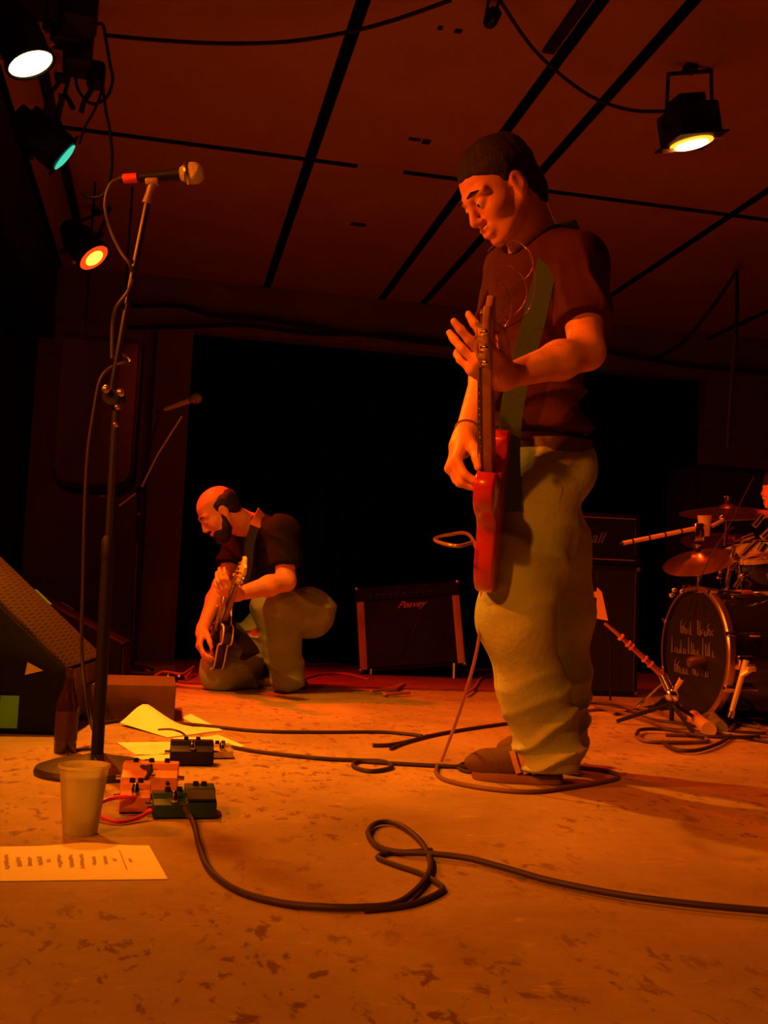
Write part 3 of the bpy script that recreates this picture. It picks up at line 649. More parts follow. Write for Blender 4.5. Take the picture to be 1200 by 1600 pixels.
# ================================================================== KNEELING BASSIST
def kneeling():
    K = lambda x, y, D=5.07: P(270+x/4.323, 730+y/4.323, D)
    base = F(400, 1076); t = thing('person', base, 'bearded man in black tee crouching on one knee over a guitar, beside the dark pillar', 'person')
    f0 = nz(A(-.88, -.45, -.25)); u0 = nz(A(-.35, -.1, .93)); f0 = nz(f0-u0*u0.dot(f0)); s0 = np.cross(u0, f0); R0 = np.array([f0, s0, u0])
    hc = K(310, 300, 4.95); nk = K(530, 400, 5.05); ff = cd(-.70, -.62, .30); uu = cd(-.55, .80, .1)
    shN = K(740, 440, 4.93); elN = K(765, 770, 4.85); wrN = K(425, 862, 4.66)
    shF = K(480, 470, 5.28); elF = K(330, 800, 5.10); wrF = K(205, 1085, 4.93)
    chest = K(610, 560, 5.12); belly = K(690, 800, 5.15); hip = K(800, 980, 5.2)
    knN = K(690, 950, 4.95); anN = K(770, 1400, 5.02); hipN = K(930, 985, 5.12); hipF = K(720, 1010, 5.28)
    knF = K(330, 1385, 5.02); anF = K(640, 1440, 5.35)
    fd = Field(*bounds([hc, nk, shN, elN, wrN, shF, elF, wrF, hip, knF, anF, anN, K(150, 1250, 4.9)], .17), .0062)
    R, L = head(fd, hc, ff, uu, nk, 1.0)
    fd.ell(chest, (.105, .15, .16), R0, .04); fd.ell(belly, (.10, .14, .13), R0, .04); fd.ell(hip, (.10, .15, .10), R0, .04)
    fd.cap(nk, shN, .05, .05, .03); fd.cap(nk, shF, .05, .05, .03)
    fd.chain([shN, elN], [.055, .046], .02); fd.chain([elN, elN*.66+wrN*.34, wrN], [.046, .048, .029], .02)
    fd.chain([shF, elF], [.055, .044], .02); fd.chain([elF, elF*.66+wrF*.34, wrF], [.044, .046, .029], .02)
    fd.chain([hipN, knN, anN], [.08, .055, .04], .03); fd.chain([hipF, knF, anF], [.08, .055, .04], .03)
    hand(fd, wrN, nz(K(350, 815, 4.58)-wrN), cd(.2, .2, -1), True, [(.5, .6, .4), (.6, .7, .4), (.7, .8, .4), (.8, .8, .5)], .2, 1.05, (.7, .6))
    hand(fd, wrF, nz(K(185, 1180, 4.90)-wrF), cd(.9, -.1, -.3), False, [(.5, .6, .4), (.6, .7, .4), (.7, .8, .5), (.8, .8, .5)], .2, 1.05, (.5, .9))
    fobj('body', fd, m_skin, t); eyes(t, L, ff)
    hf = Field(*bounds([hc], .17), .0055)
    hf.ell(L(-.022, 0, .018), A(.101, .083, .080), R, .01); hf.ell(L(-.05, 0, -.02), A(.055, .066, .06), R, .02)
    hf.ell(L(.115, 0, -.0), A(.105, .15, .10), R, .012, 'sub'); hf.ell(L(.035, 0, .125), A(.105, .062, .07), R, .012, 'sub'); hf.ell(L(.06, 0, -.10), A(.08, .15, .07), R, .012, 'sub')
    for y in (-1, 1): hf.ell(L(-.0, y*.09, -.02), A(.026, .03, .036), R, .006, 'sub')
    hf.folds(lambda p: .002*noise3(p, 90)); fobj('hair', hf, m_hair, t)
    bf = Field(*bounds([hc], .17), .005)
    bf.ell(L(.035, 0, -.075), A(.062, .060, .052), R, .01); bf.ell(L(.07, 0, -.105), A(.034, .036, .034), R, .03); bf.ell(L(.10, 0, -.048), A(.012, .028, .009), R, .01)
    for y in (-1, 1): bf.cap(L(.0, y*.068, -.02), L(.025, y*.058, -.07), .012, .018, .02)
    bf.ell(L(.085, 0, -.020), A(.03, .05, .026), R, .006, 'sub'); bf.ell(L(.108, 0, -.064), A(.012, .020, .007), R, .003, 'sub'); bf.ell(L(-.04, 0, -.13), A(.06, .08, .05), R, .02, 'sub')
    bf.folds(lambda p: .0025*noise3(p, 110)); fobj('beard', bf, m_hair, t)
    for y in (-1, 1): obj('eyebrow', MB().tube([L(.098, y*.014, .028), L(.094, y*.034, .032), L(.078, y*.054, .025)], [.003, .0045, .002], 6), m_hair, t)
    sf = Field(*bounds([chest, hip, shN, shF, elN, nk], .2), .008)
    sf.ell(chest, (.135, .185, .19), R0, .06); sf.ell(belly, (.135, .17, .17), R0, .05); sf.ell(K(770, 900, 5.2), (.13, .17, .10), R0, .05)
    sf.cap(nk-A(0, 0, .015), shN, .06, .078, .04); sf.cap(nk-A(0, 0, .015), shF, .06, .078, .04)
    sf.cap(shN, shN+(elN-shN)*.8, .08, .080, .03); sf.cap(shF, shF+(elF-shF)*.7, .08, .078, .03)
    for a, b, q in ((shN, elN, .70), (shF, elF, .62)): d = nz(b-a); sf.cutplane(a+(b-a)*q, d, a+(b-a)*.85+d*.03, .10)
    sf.cap(nk-A(0, 0, .02), nk+nz(hc-nk)*.15, .062, .072, .01, 'sub')
    sf.folds(lambda p: crease(p, (.5, -.2, .8), 48, .014, .3)+.003*noise3(p, 30)); fobj('tshirt', sf, m_shirtb, t)
    jf = Field(*bounds([hip, hipN, hipF, knN, knF, anN, anF], .2), .008)
    jf.ell(hip, (.14, .18, .12), R0, .03)
    jf.chain([hipN, knN, knN*.5+anN*.5, anN], [.125, .100, .085, .085], .05); jf.chain([hipF, knF, anF], [.12, .098, .07], .05)
    jf.folds(lambda p: crease(p, (.4, .1, .9), 42, .018, .9)+crease(p, (-.5, .3, .7), 30, .010, 2.9)+.003*noise3(p, 25))
    jf.cutplane(A(0, 0, .004), A(0, 0, -1)); fobj('jeans', jf, m_jeansb, t)
    shoe(t, F(466, 1078), F(410, 1078)); shoe(t, anF+A(.10, .06, -.04), anF+A(.16, -.16, -.05))
    # small printed figure on the chest of the shirt
    pr = MB()
    for x, y, r in ((520, 620, 9), (545, 730, 15), (545, 775, 9), (585, 930, 10), (605, 915, 8)):
        q = K(x, y, 4.99); pr.ball(q, r/1000*1.7, 8)
    return t
kneeling()
def strapB(t, Q):
    K = lambda x, y, D: P(270+x/4.323, 730+y/4.323, D)
    obj('strap', MB().ribbon(smooth_path([K(600, 300, 5.00), K(575, 350, 4.93), K(555, 400, 4.90)], 4), cd(.5, -1, .3), .05, .004), mat('red_strap', (.75, .2, .12), .6), t)
    obj('strap', MB().ribbon(smooth_path([K(555, 400, 4.90), K(520, 520, 4.90), K(500, 700, 4.90), K(430, 900, 4.93)], 4), cd(1, 0, .3), .05, .003), m_strapb, t)
    obj('strap', MB().ribbon(smooth_path([K(395, 1080, 4.85), K(470, 1160, 4.80), K(540, 1260, 4.82), K(470, 1250, 4.86)], 4), cd(1, .5, .2), .07, .003), m_strapb, t)
electric_guitar(P(347, 982, 4.90), P(386, 880, 4.38), (-.82, .25, .5), m_blackgloss, m_blackgloss, m_blackgloss, 'black electric guitar with cream binding held by the crouching man', 1.0, binding=True, strap=strapB)

# ================================================================== CABLES
def cable(pts, r, m, label, name='cable', z=None, group=None, cat='cable', n=8):
    o = obj(name, MB().tube(smooth_path(pts, n), r, 8), m); return tag(o, label, cat, group)
Fz = lambda pts, z=.006: [F(x, y, z) for x, y in pts]
c6 = lambda pts, z=.006: [F(500+x/1.714, 1050+y/1.714, z) for x, y in pts]
cable([P(289, 1262, 2.05)]+Fz([(303, 1288), (312, 1325), (330, 1362), (375, 1393), (440, 1411)])+c6([(0, 629), (100, 631), (200, 621), (262, 580), (294, 530), (290, 488), (258, 442), (205, 406), (155, 404), (129, 428), (148, 462), (200, 481)], .008)+c6([(300, 487), (400, 500), (500, 526), (620, 560), (800, 596), (1000, 622), (1210, 641)], .012),
      .0055, m_cable, 'long dark instrument cable looping across the foreground floor from the green pedal')
cable(c6([(300, 478), (240, 482), (190, 484), (155, 496), (200, 516), (270, 540), (320, 570), (326, 586), (280, 610), (215, 628), (120, 638)], .005), .005, m_cable, 'dark cable end curling under the foreground loop')
cable(Fz([(345, 1163), (400, 1174), (500, 1185), (560, 1188), (600, 1190), (611, 1199), (580, 1205), (553, 1198), (560, 1190), (600, 1192), (690, 1197), (760, 1200), (790, 1203)]), .006, m_cable, 'dark cable with a small loop running from the black pedal to the standing man')
cable(Fz([(783, 1206), (735, 1206), (717, 1200), (726, 1192), (755, 1191), (800, 1196)]), .005, m_cable, 'short cable loop by the toe of the front shoe')
cable(Fz([(684, 1196), (682, 1208), (700, 1220), (760, 1232), (830, 1237), (890, 1230), (940, 1222), (966, 1214), (950, 1205), (900, 1199)]), .006, m_cablebrown, 'wide brown cable loop lying around the standing man\'s feet')
cable(Fz([(160, 1130), (200, 1126), (290, 1131), (400, 1142), (500, 1144), (600, 1144), (660, 1150)]), .006, m_cable, 'dark cable crossing the floor behind the papers')
cable(Fz([(583, 1165), (610, 1164), (640, 1158), (672, 1150), (720, 1141), (790, 1131), (830, 1127)]), .007, m_cable, 'frayed dark cable end lying left of the standing man')
cable(Fz([(610, 1170), (626, 1163), (645, 1157), (668, 1149)]), .005, m_cable, 'short loose strand beside the frayed cable end')
cable([PL(x, y, 2, z) for x, y, z in ((163, 55, 2.6), (250, 63, 2.58), (350, 68, 2.57), (450, 65, 2.58), (545, 50, 2.6), (620, 30, 2.63), (705, 0, 2.66))], .008, m_rubber, 'black cable sagging under the ceiling from the lamps at top left')
cable([PL(x, y, 2, z) for x, y, z in ((782, 2, 2.64), (830, 72, 2.6), (880, 120, 2.58), (930, 154, 2.56), (985, 172, 2.5), (1040, 174, 2.42))], .007, m_rubber, 'black cable running under the ceiling to the lamp on the square yoke')
for pts, lb in (((((205, 478), (280, 478), (330, 492), (420, 500), (520, 516), (640, 532), (760, 545))), 'uppermost black cable strung along the beam over the curtain'),
                ((((200, 512), (300, 510), (380, 508), (480, 520), (600, 524), (740, 540))), 'lower black cable strung along the bottom of the beam'),
                ((((940, 548), (985, 556), (1020, 562), (1080, 572), (1200, 582))), 'black cable along the beam right of the standing man')):
    cable([PL(x, y, 1, 7.2) for x, y in pts], .016, m_rubber, lb)
cable([PL(1150, 425, 2, 2.68), P(1120, 470, 5.6), P(1085, 515, 5.8), P(1060, 540, 6.2), P(1020, 561, 7.0)], .011, m_rubber, 'black cable drooping diagonally from the ceiling at right towards the beam')
cable([PL(1152, 425, 2, 2.68), P(1151, 500, 5.3), P(1143, 600, 5.4), P(1137, 700, 5.5)], .011, m_rubber, 'black cable hanging straight down above the drums')
cable([P(1105, 530, 7.2), P(1150, 508, 6.8), P(1215, 480, 6.4)], .012, m_rubber, 'thin black cable strung up to the right above the drummer')

# clump of lamp cabling and black fixtures at the top left
t = thing('lighting_bar', PL(120, 20, 2, 2.66), 'black pipe and junction boxes clustered between the lamps at top left', 'lighting bar')
p0 = PL(118, -30, 2, 2.6); yb = MB(); yb.tube([A(-.62, 1.2, 2.60), A(-.62, 6.4, 2.60)], .024, 14); obj('pipe', yb, m_black, t)
for (x, y, D, s) in ((50, -12, 3.75, (.34, .2, .12)), (125, 12, 3.75, (.13, .16, .15)), (122, 85, 3.95, (.11, .16, .13)), (150, 118, 4.0, (.07, .10, .09)), (105, 52, 3.9, (.12, .12, .10))):
    obj('junction_box', MB().box(P(x, y, D), s, nz((1, .1, 0)), nz((-.1, 1, 0)), b=.02), m_black, t)
obj('hanger', MB().tube([P(98, 150, 4.0), P(90, 185, 4.1), P(85, 210, 4.15)], .012, 8), m_black, t)
obj('hanger', MB().tube([P(92, 150, 4.0), P(104, 150, 4.0), P(115, 170, 4.0)], .010, 8), m_black, t)
for pts, r, lb in ((((145, 40), (160, 38), (165, 60), (172, 100), (176, 125), (168, 150), (150, 162), (136, 158), (122, 140), (118, 118)), .006, 'black cable coil hanging in a ring below the junction boxes'),
                   (((148, 130), (140, 145), (131, 160), (127, 176)), .010, 'thick black plug end hanging under the junction boxes'),
                   (((158, 120), (158, 145), (146, 175), (132, 200), (124, 225)), .005, 'black cable running down to the teal lamp'),
                   (((160, 130), (165, 170), (171, 200), (175, 240), (172, 280), (160, 305), (140, 308), (128, 300)), .006, 'long black cable hanging at the left end of the ceiling joint')):
    cable([P(x, y, 3.95+.002*i) for i, (x, y) in enumerate(pts)], r, m_rubber, lb)
# small hanging fixture, top centre
t = thing('hanging_lamp', P(770, 25, 3.8), 'small black fixture hanging from the ceiling at top centre', 'lamp')
k = MB(); k.tube([P(766, -12, 3.8), P(760, 20, 3.8), P(759, 42, 3.8)], .006, 6); k.tube([P(783, -12, 3.8), P(778, 8, 3.8), P(774, 18, 3.8)], .006, 6); obj('bracket', k, m_black, t)
obj('housing', MB().lathe(P(776, 14, 3.8), [(.012, 0), (.026, .01), (.028, .05), (.022, .07), (.012, .078)], cd(-.45, -.9, .1), 16), m_black, t)
obj('lens', MB().ball(P(770, 30, 3.77), .012, 8), m_blackgloss, t)

# hanging loudspeaker, far left
c = P(150, 655, 5.4); t = thing('loudspeaker', c, 'black hanging loudspeaker with rounded lower corners at far left', 'loudspeaker')
pr = [(-.215, .45), (.215, .45), (.215, -.28), (.19, -.34), (.13, -.37), (-.13, -.37), (-.19, -.34), (-.215, -.28)]
obj('cabinet', MB().prism([c+A(a, 0, b) for a, b in pr], A(0, .35, 0), .01), mat('speaker_paint', (.006, .006, .006), .9, spec=.1), t)
obj('grille', MB().prism([c+A(a*.9, -.006, b*.93) for a, b in pr], A(0, .008, 0), .002), m_grillecloth, t)
obj('hanging_chain', MB().tube([c+A(-.1, .15, .44), A(c[0]-.1, c[1]+.15, ZC)], .006, 6).tube([c+A(.1, .15, .44), A(c[0]+.1, c[1]+.15, ZC)], .006, 6), m_black, t)

# ================================================================== MIC STANDS
def microphone(tail, headp, r, label, ring=None, body=m_black, ball=None):
    t = thing('microphone', tail, label, 'microphone'); d = nz(headp-tail); L = np.linalg.norm(headp-tail)
    obj('handle', MB().lathe(tail, [(r*.45, 0), (r*.5, L*.05), (r*.62, L*.06), (r*.85, L*.75), (r*.9, L*.80)], d, 20), body, t)
    obj('grille_ball', MB().lathe(headp-d*r*1.6, [(r*.9, 0), (r*1.25, r*.7), (r*1.5, r*1.6), (r*1.45, r*2.3), (r*1.05, r*3.0), (r*.4, r*3.3)], d, 20), ball or mat('mic_mesh', (.62, .58, .42), .4, .5, bump=1, bscale=700), t)
    obj('collar', MB().lathe(headp-d*r*.9, [(r*1.5, 0), (r*1.62, r*.15), (r*1.62, r*.4), (r*1.5, r*.55)], d, 20), m_steel, t)
    if ring: obj('tape_ring', MB().lathe(tail-d*r*1.7, [(r*.62, 0), (r*.66, .002), (r*.66, r*1.9), (r*.6, r*1.95)], d, 16), ring, t)
    obj('plug', MB().lathe(tail-d*r*2.4, [(r*.25, 0), (r*.5, r*.3), (r*.5, r*.8)], d, 12), m_black, t)
    return t
DM = 2.6
microphone(P(212, 278, DM), P(300, 271, DM), .0185, 'black vocal microphone with a pale ball grille and red tape on the nearest stand', ring=mat('red_tape', (.85, .05, .05), .4))
b0 = F(150, 1208); t = thing('microphone_stand', b0, 'tall black microphone stand on a round cast base beside the plastic cup', 'microphone stand')
obj('base', MB().lathe(b0, [(.148, 0), (.150, .008), (.145, .018), (.11, .030), (.05, .040), (.022, .048)], (0, 0, 1), 48), m_iron, t)
top = P(180, 655, DM); pol = MB(); pol.tube([b0+A(0, 0, .03), b0+(top-b0)*.62], .0155, 14); obj('pole', pol, m_black, t)
obj('upper_pole', MB().tube([b0+(top-b0)*.6, P(183, 606, DM)], .0095, 12), m_steel and mat('dark_tube', (.05, .045, .04), .3, .6), t)
obj('height_clutch', MB().lathe(b0+(top-b0)*.60, [(.0165, 0), (.0175, .01), (.0175, .05), (.012, .06)], nz(top-b0), 16), m_black, t)
obj('boom', MB().tube([P(172, 625, DM-.02), P(205, 440, DM-.02), P(231, 312, DM)], .0085, 12), mat('boom_tube', (.05, .045, .04), .3, .8), t)
obj('clip', MB().tube([P(229, 318, DM), P(233, 303, DM), P(238, 288, DM)], [.012, .009, .011], 10).box(P(238, 284, DM), (.034, .024, .02), cd(1, .06, 0), cd(0, 0, 1), cd(-.06, 1, 0), b=.005), mat('clip_plastic', (.25, .17, .1), .4), t)
for (x, y, r) in ((165, 608, .0105), (188, 613, .0105), (183, 636, .007), (180, 663, .007)):
    obj('clutch_bolt', MB().lathe(P(x, y, DM-.05), [(r*.5, -.03), (r, -.004), (r, .0), (r*.7, .004), (r*.35, .006)], cd(0, 0, 1), 16), mat('bolt', (.45, .3, .16), .3, .9), t)
obj('boom_clutch', MB().lathe(P(178, 622, DM), [(.02, -.03), (.026, -.02), (.026, .02), (.02, .03)], cd(0, 0, 1), 18), m_black, t)
cable([P(189, 279, DM), P(175, 285, DM), P(166, 305, DM), P(165, 330, DM), P(175, 365, DM), P(190, 395, DM-.03), P(202, 412, DM-.04), P(208, 432, DM-.02), P(200, 455, DM-.04), P(182, 480, DM-.03), P(176, 505, DM), P(175, 560, DM)], .0045, mat('mic_cable', (.05, .04, .03), .45), 'microphone cable curling round the upper boom of the nearest stand')
cable([P(188, 548, DM), P(197, 558, DM), P(203, 567, DM-.02), P(190, 568, DM-.03), P(168, 578, DM), P(155, 598, DM), P(147, 640, DM), P(138, 700, DM), P(133, 780, DM), P(130, 900, DM), P(128, 1020, DM), P(140, 1120, DM), F(150, 1165)+A(0, 0, .006), F(120, 1175)+A(0, 0, .006)], .0045, mat('mic_cable_lower', (.03, .02, .015), .5), 'microphone cable hanging in a long bight beside the nearest stand')
# second stand, farther back
D2 = 6.0; microphone(P(256, 640, D2), P(306, 623, D2), .021, 'red-lit vocal microphone on the farther boom stand', body=mat('grey_mic', (.7, .6, .55), .35))
b1 = F(205, 1047); t = thing('microphone_stand', b1, 'slim black boom microphone stand in front of the pillar', 'microphone stand')
obj('base', MB().lathe(b1, [(.13, 0), (.13, .012), (.10, .022), (.03, .035)], (0, 0, 1), 32), m_iron, t)
obj('pole', MB().tube([b1, P(219, 768, D2)], .0125, 10), m_black, t)
obj('boom', MB().tube([P(186, 790, D2), P(219, 765, D2), P(245, 712, D2), P(284, 650, D2-.03)], .010, 8), mat('boom_black', (.4, .3, .28), .3, .7), t)
obj('counterweight', MB().tube([P(158, 774, D2), P(172, 772, D2), P(200, 768, D2)], [.013, .009, .015], 10), mat('weight', (.3, .12, .1), .4), t)
obj('clutch', MB().ball(P(219, 767, D2), .028, 10), m_black, t)
obj('height_knob', MB().ball(P(216, 803, D2-.03), .012, 8), m_steel, t)
cable([P(254, 641, D2), P(245, 660, D2), P(238, 690, D2), P(230, 720, D2), P(222, 760, D2), P(214, 860, D2-.03), P(208, 1000, D2-.02), F(200, 1046, .01)], .006, m_cable, 'thin black cable following the farther boom stand down')

# ================================================================== WEDGE MONITORS
m_grille = None
def grille_mat():
    m = mat('perforated_steel', (.16, .10, .07), .5, .4); nt = m.node_tree; b = nt.nodes['Principled BSDF']
    tc = nt.nodes.new('ShaderNodeTexCoord'); v_ = nt.nodes.new('ShaderNodeTexVoronoi'); v_.inputs['Scale'].default_value = 95; v_.inputs['Randomness'].default_value = 0
    r = nt.nodes.new('ShaderNodeValToRGB'); r.color_ramp.elements[0].position = .28; r.color_ramp.elements[1].position = .42
    r.color_ramp.elements[0].color = (.008, .006, .005, 1); r.color_ramp.elements[1].color = (.10, .06, .04, 1)
    nt.links.new(tc.outputs['Object'], v_.inputs['Vector']); nt.links.new(v_.outputs['Distance'], r.inputs[0]); nt.links.new(r.outputs[0], b.inputs['Base Color'])
    return m
m_grille = grille_mat()
def wedge(pN, pF, kick, run, rise, back, label):
    # pN, pF: near and far foot of the low end; the profile runs off to the left and up
    Y = pF-pN; dep = np.linalg.norm(Y); Y = nz(Y); X = A(Y[1], -Y[0], 0)
    t = thing('monitor_wedge', pN, label, 'loudspeaker', None); H = kick+rise
    pf = [(0, 0), (0, kick), (-run, H), (-run-.22, H), (-back, .16), (-back+.06, 0)]
    pt = lambda a, z, y=0: pN+X*a+Y*y+A(0, 0, z)
    obj('cabinet', MB().prism([pt(a, z+.008) for a, z in pf], Y*dep, .006), m_tolex, t)
    e0 = A(0, kick+.004); e1 = A(-run, H); nn = nz(A(rise, run)); a_, b_ = e0+nn*.004, e1+nn*.004
    q = [pt(a_[0], a_[1], .02), pt(a_[0], a_[1], dep-.02), pt(b_[0], b_[1], dep-.02), pt(b_[0], b_[1], .02)]
    obj('grille', MB().prism(q, (X*nn[0]+A(0, 0, nn[1]))*.012, .002), m_grille, t)
    obj('kick_plate', MB().prism([pt(.003, .03, .03), pt(.003, .03, dep-.03), pt(.003, kick, dep-.03), pt(.003, kick, .03)], X*.006), m_grille, t)
    obj('handle', MB().box(pt(-.40, .27, -.004), (.14, .012, .06), X, Y, b=.01), m_black, t)
    for dx, dy in ((-.05, .05), (-back*.85, .05), (-.05, dep-.05), (-back*.85, dep-.05)): obj('foot', MB().lathe(pt(dx, 0, dy), [(.015, 0), (.015, .01)], (0, 0, 1), 10), m_rubber, t)
    mid = (e0*.42+e1*.58)+nn*.018
    obj('tape_tab', MB().box(pt(mid[0], mid[1], dep-.02), (.08, .03, .003), nz(X*(e1-e0)[0]+A(0, 0, (e1-e0)[1])), Y, X*nn[0]+A(0, 0, nn[1])), mat('tab', (.12, .32, .05), .7), t)
    return t, pt
W1, pt1 = wedge(F(92, 1150), F(150, 1112), .20, .40, .36, .9, 'large black wedge monitor with a steel grille, nearest at left')
obj('tape_label', MB().box(pt1(-.155, .07, -.004), (.055, .003, .10)), m_gaff, W1)
obj('badge', MB().prism([pt1(-.115, .185, -.003), pt1(-.06, .20, -.003), pt1(-.11, .225, -.003)], A(0, -.003, 0)), m_alu, W1)
wedge(F(186, 1066), F(200, 1058), .18, .60, .30, 1.0, 'second black wedge monitor, behind the nearest one')
# low riser box
q = F(272, 1128); o = obj('stage_box', MB().box((q[0]-.31, q[1]+.22, .064), (.62, .44, .128), b=.004), m_riser); tag(o, 'low dark red wooden box on the floor behind the papers', 'box')

# ================================================================== FOREGROUND OBJECTS
# bottle
c = F(101, 1176); t = thing('beer_bottle', c, 'brown glass beer bottle beside the nearest wedge monitor', 'bottle')
obj('glass', MB().lathe(c, [(.001, .002), (.028, 0), (.0305, .006), (.0305, .13), (.027, .15), (.016, .178), (.0135, .20), (.0135, .222), (.0145, .224), (.0145, .233), (.011, .234), (.011, .2), (.014, .176), (.0285, .13), (.0285, .008), (.001, .006)], (0, 0, 1), 32, cap=False), m_glassbrown, t)
obj('label', MB().lathe(c, [(.0309, .035), (.0311, .036), (.0311, .115), (.0309, .116)], (0, 0, 1), 32, cap=False), m_label, t)
# cup
c = F(125, 1303); t = thing('plastic_cup', c, 'translucent plastic cup of water standing by the set list', 'cup')
obj('tumbler', MB().lathe(c, [(.001, .001), (.0305, 0), (.0315, .003), (.0445, .122), (.0475, .1225), (.0485, .125), (.0475, .128), (.0445, .128), (.0435, .122), (.0305, .005), (.001, .004)], (0, 0, 1), 48, cap=False), m_clear, t)
obj('water', MB().lathe(c, [(.001, .0045), (.0300, .0052), (.0420, .108), (.0415, .110), (.001, .110)], (0, 0, 1), 48, cap=False), m_water, t)
# set list
def sheet(corners, name, label, lift=None, n=14, cat='paper', th=.0012):
    c0, c1, c2, c3 = [A(*p) for p in corners]; v = []; f = []
    for s in (0, 1):
        for i in range(n+1):
            for j in range(n+1):
                a, b = i/n, j/n; p = (c0*(1-a)+c1*a)*(1-b)+(c3*(1-a)+c2*a)*b
                if lift: p = p+lift(a, b)
                v.append(p+A(0, 0, th*s+.001))
    m = (n+1)**2
    for i in range(n):
        for j in range(n):
            k = i*(n+1)+j; f += [(m+k, m+k+n+1, m+k+n+2, m+k+1), (k, k+1, k+n+2, k+n+1)]
    for i in range(n):
        for (k, l) in ((i, i+1), (n*(n+1)+i+1, n*(n+1)+i)): f.append((k, l, m+l, m+k))
        for (k, l) in (((i+1)*(n+1), i*(n+1)), (i*(n+1)+n, (i+1)*(n+1)+n)): f.append((k, l, m+l, m+k))
    o = obj(name, MB().add(v, f), m_paper); tag(o, label, cat, None); return o
c0, c1, c2, c3 = F(-60, 1325), F(233, 1323), F(262, 1375), F(-75, 1379)
sl = sheet((c0, c1, c2, c3), 'set_list', 'white handwritten set list lying on the floor in front of the cup', lift=lambda a, b: A(0, 0, .006*math.exp(-((a-.66)/.16)**2)*max(0, 1-b*4)))
ink = MB(); rr = random.Random(3)
def scrib(p, q, nn, amp, wth, z=.0035):
    p, q = A(*p), A(*q); d = q-p; s = nz(A(-d[1], d[0], 0)); pts = []
    for i in range(nn+1):
        t_ = i/nn; pts.append(p+d*t_+s*amp*(1 if i % 2 else -1)*rr.uniform(.35, 1)+A(0, 0, z))
    ink.ribbon(pts, A(0, 0, 1) if False else s, wth, .0006)
for (x, y0, y1) in ((9, 1338, 1361), (28, 1342, 1357), (45, 1342, 1356), (61, 1341, 1355), (75, 1345, 1350), (92, 1338, 1358), (110, 1338, 1358), (127, 1337, 1360), (146, 1341, 1354), (163, 1340, 1353), (178, 1344, 1348), (202, 1344, 1350)):
    a, b = F(x, y0), F(x+2, y1)
    L_ = np.linalg.norm(b-a); nn = max(4, int(L_/.0045)); d = nz(b-a); s = A(-d[1], d[0], 0); pts = []
    for i in range(nn+1): pts.append(a+(b-a)*i/nn+s*.0045*(1 if i % 2 else -1)*rr.uniform(.3, 1))
    for i in range(nn):
        p, q = pts[i]+A(0, 0, .0032), pts[i+1]+A(0, 0, .0032); dd = nz(q-p); sd = A(-dd[1], dd[0], 0)*.0010; ink.add([p-sd, q-sd, q+sd, p+sd], [(0, 1, 2, 3)])
p, q = F(186, 1331)+A(0, 0, .0032), F(198, 1362)+A(0, 0, .0032); dd = nz(q-p); sd = A(-dd[1], dd[0], 0)*.0008; ink.add([p-sd, q-sd, q+sd, p+sd], [(0, 1, 2, 3)])
obj('handwriting', ink, m_ink, sl, False)['kind'] = 'stuff'
# folded sheets further back
s2 = sheet((F(187, 1134), F(298, 1119), F(348, 1142), F(262, 1153)), 'paper_sheet', 'crumpled yellowish printed sheet with a raised peak, behind the pedals',
      lift=lambda a, b: A(0, 0, .055*math.exp(-((a-.33)/.24)**2)*(1-b)**1.1+.010*math.sin(a*7)*(1-b)))
s3 = sheet((F(183, 1161), F(276, 1160), F(300, 1180), F(212, 1180)), 'paper_sheet', 'flat yellowish sheet lying left of the black pedal')
s4 = sheet((F(270, 1158), F(340, 1150), F(382, 1168), F(310, 1182)), 'paper_sheet', 'sheet of paper trapped under the black pedal', lift=lambda a, b: A(0, 0, .004*math.sin(a*5+1)+.004))
s5 = sheet((F(205, 1184), F(262, 1178), F(300, 1184), F(240, 1192)), 'paper_sheet', 'folded paper edge lying between the flat sheet and the round stand base')
tx = MB()
for k in range(4):
    for (xa, xb) in ((.56, .68), (.70, .84)):
        pass
for (a, b) in (((300, 1141), (322, 1137)), ((306, 1144), (328, 1140)), ((312, 1147), (333, 1143)), ((222, 1136), (248, 1141)), ((232, 1168), (252, 1167)), ((234, 1172), (254, 1171))):
    p, q = F(*a)+A(0, 0, .006), F(*b)+A(0, 0, .006); dd = nz(q-p); sd = A(-dd[1], dd[0], 0)*.0012
    tx.add([p-sd, q-sd, q+sd, p+sd], [(0, 1, 2, 3)])
obj('print', tx, m_ink, s2, False)['kind'] = 'stuff'

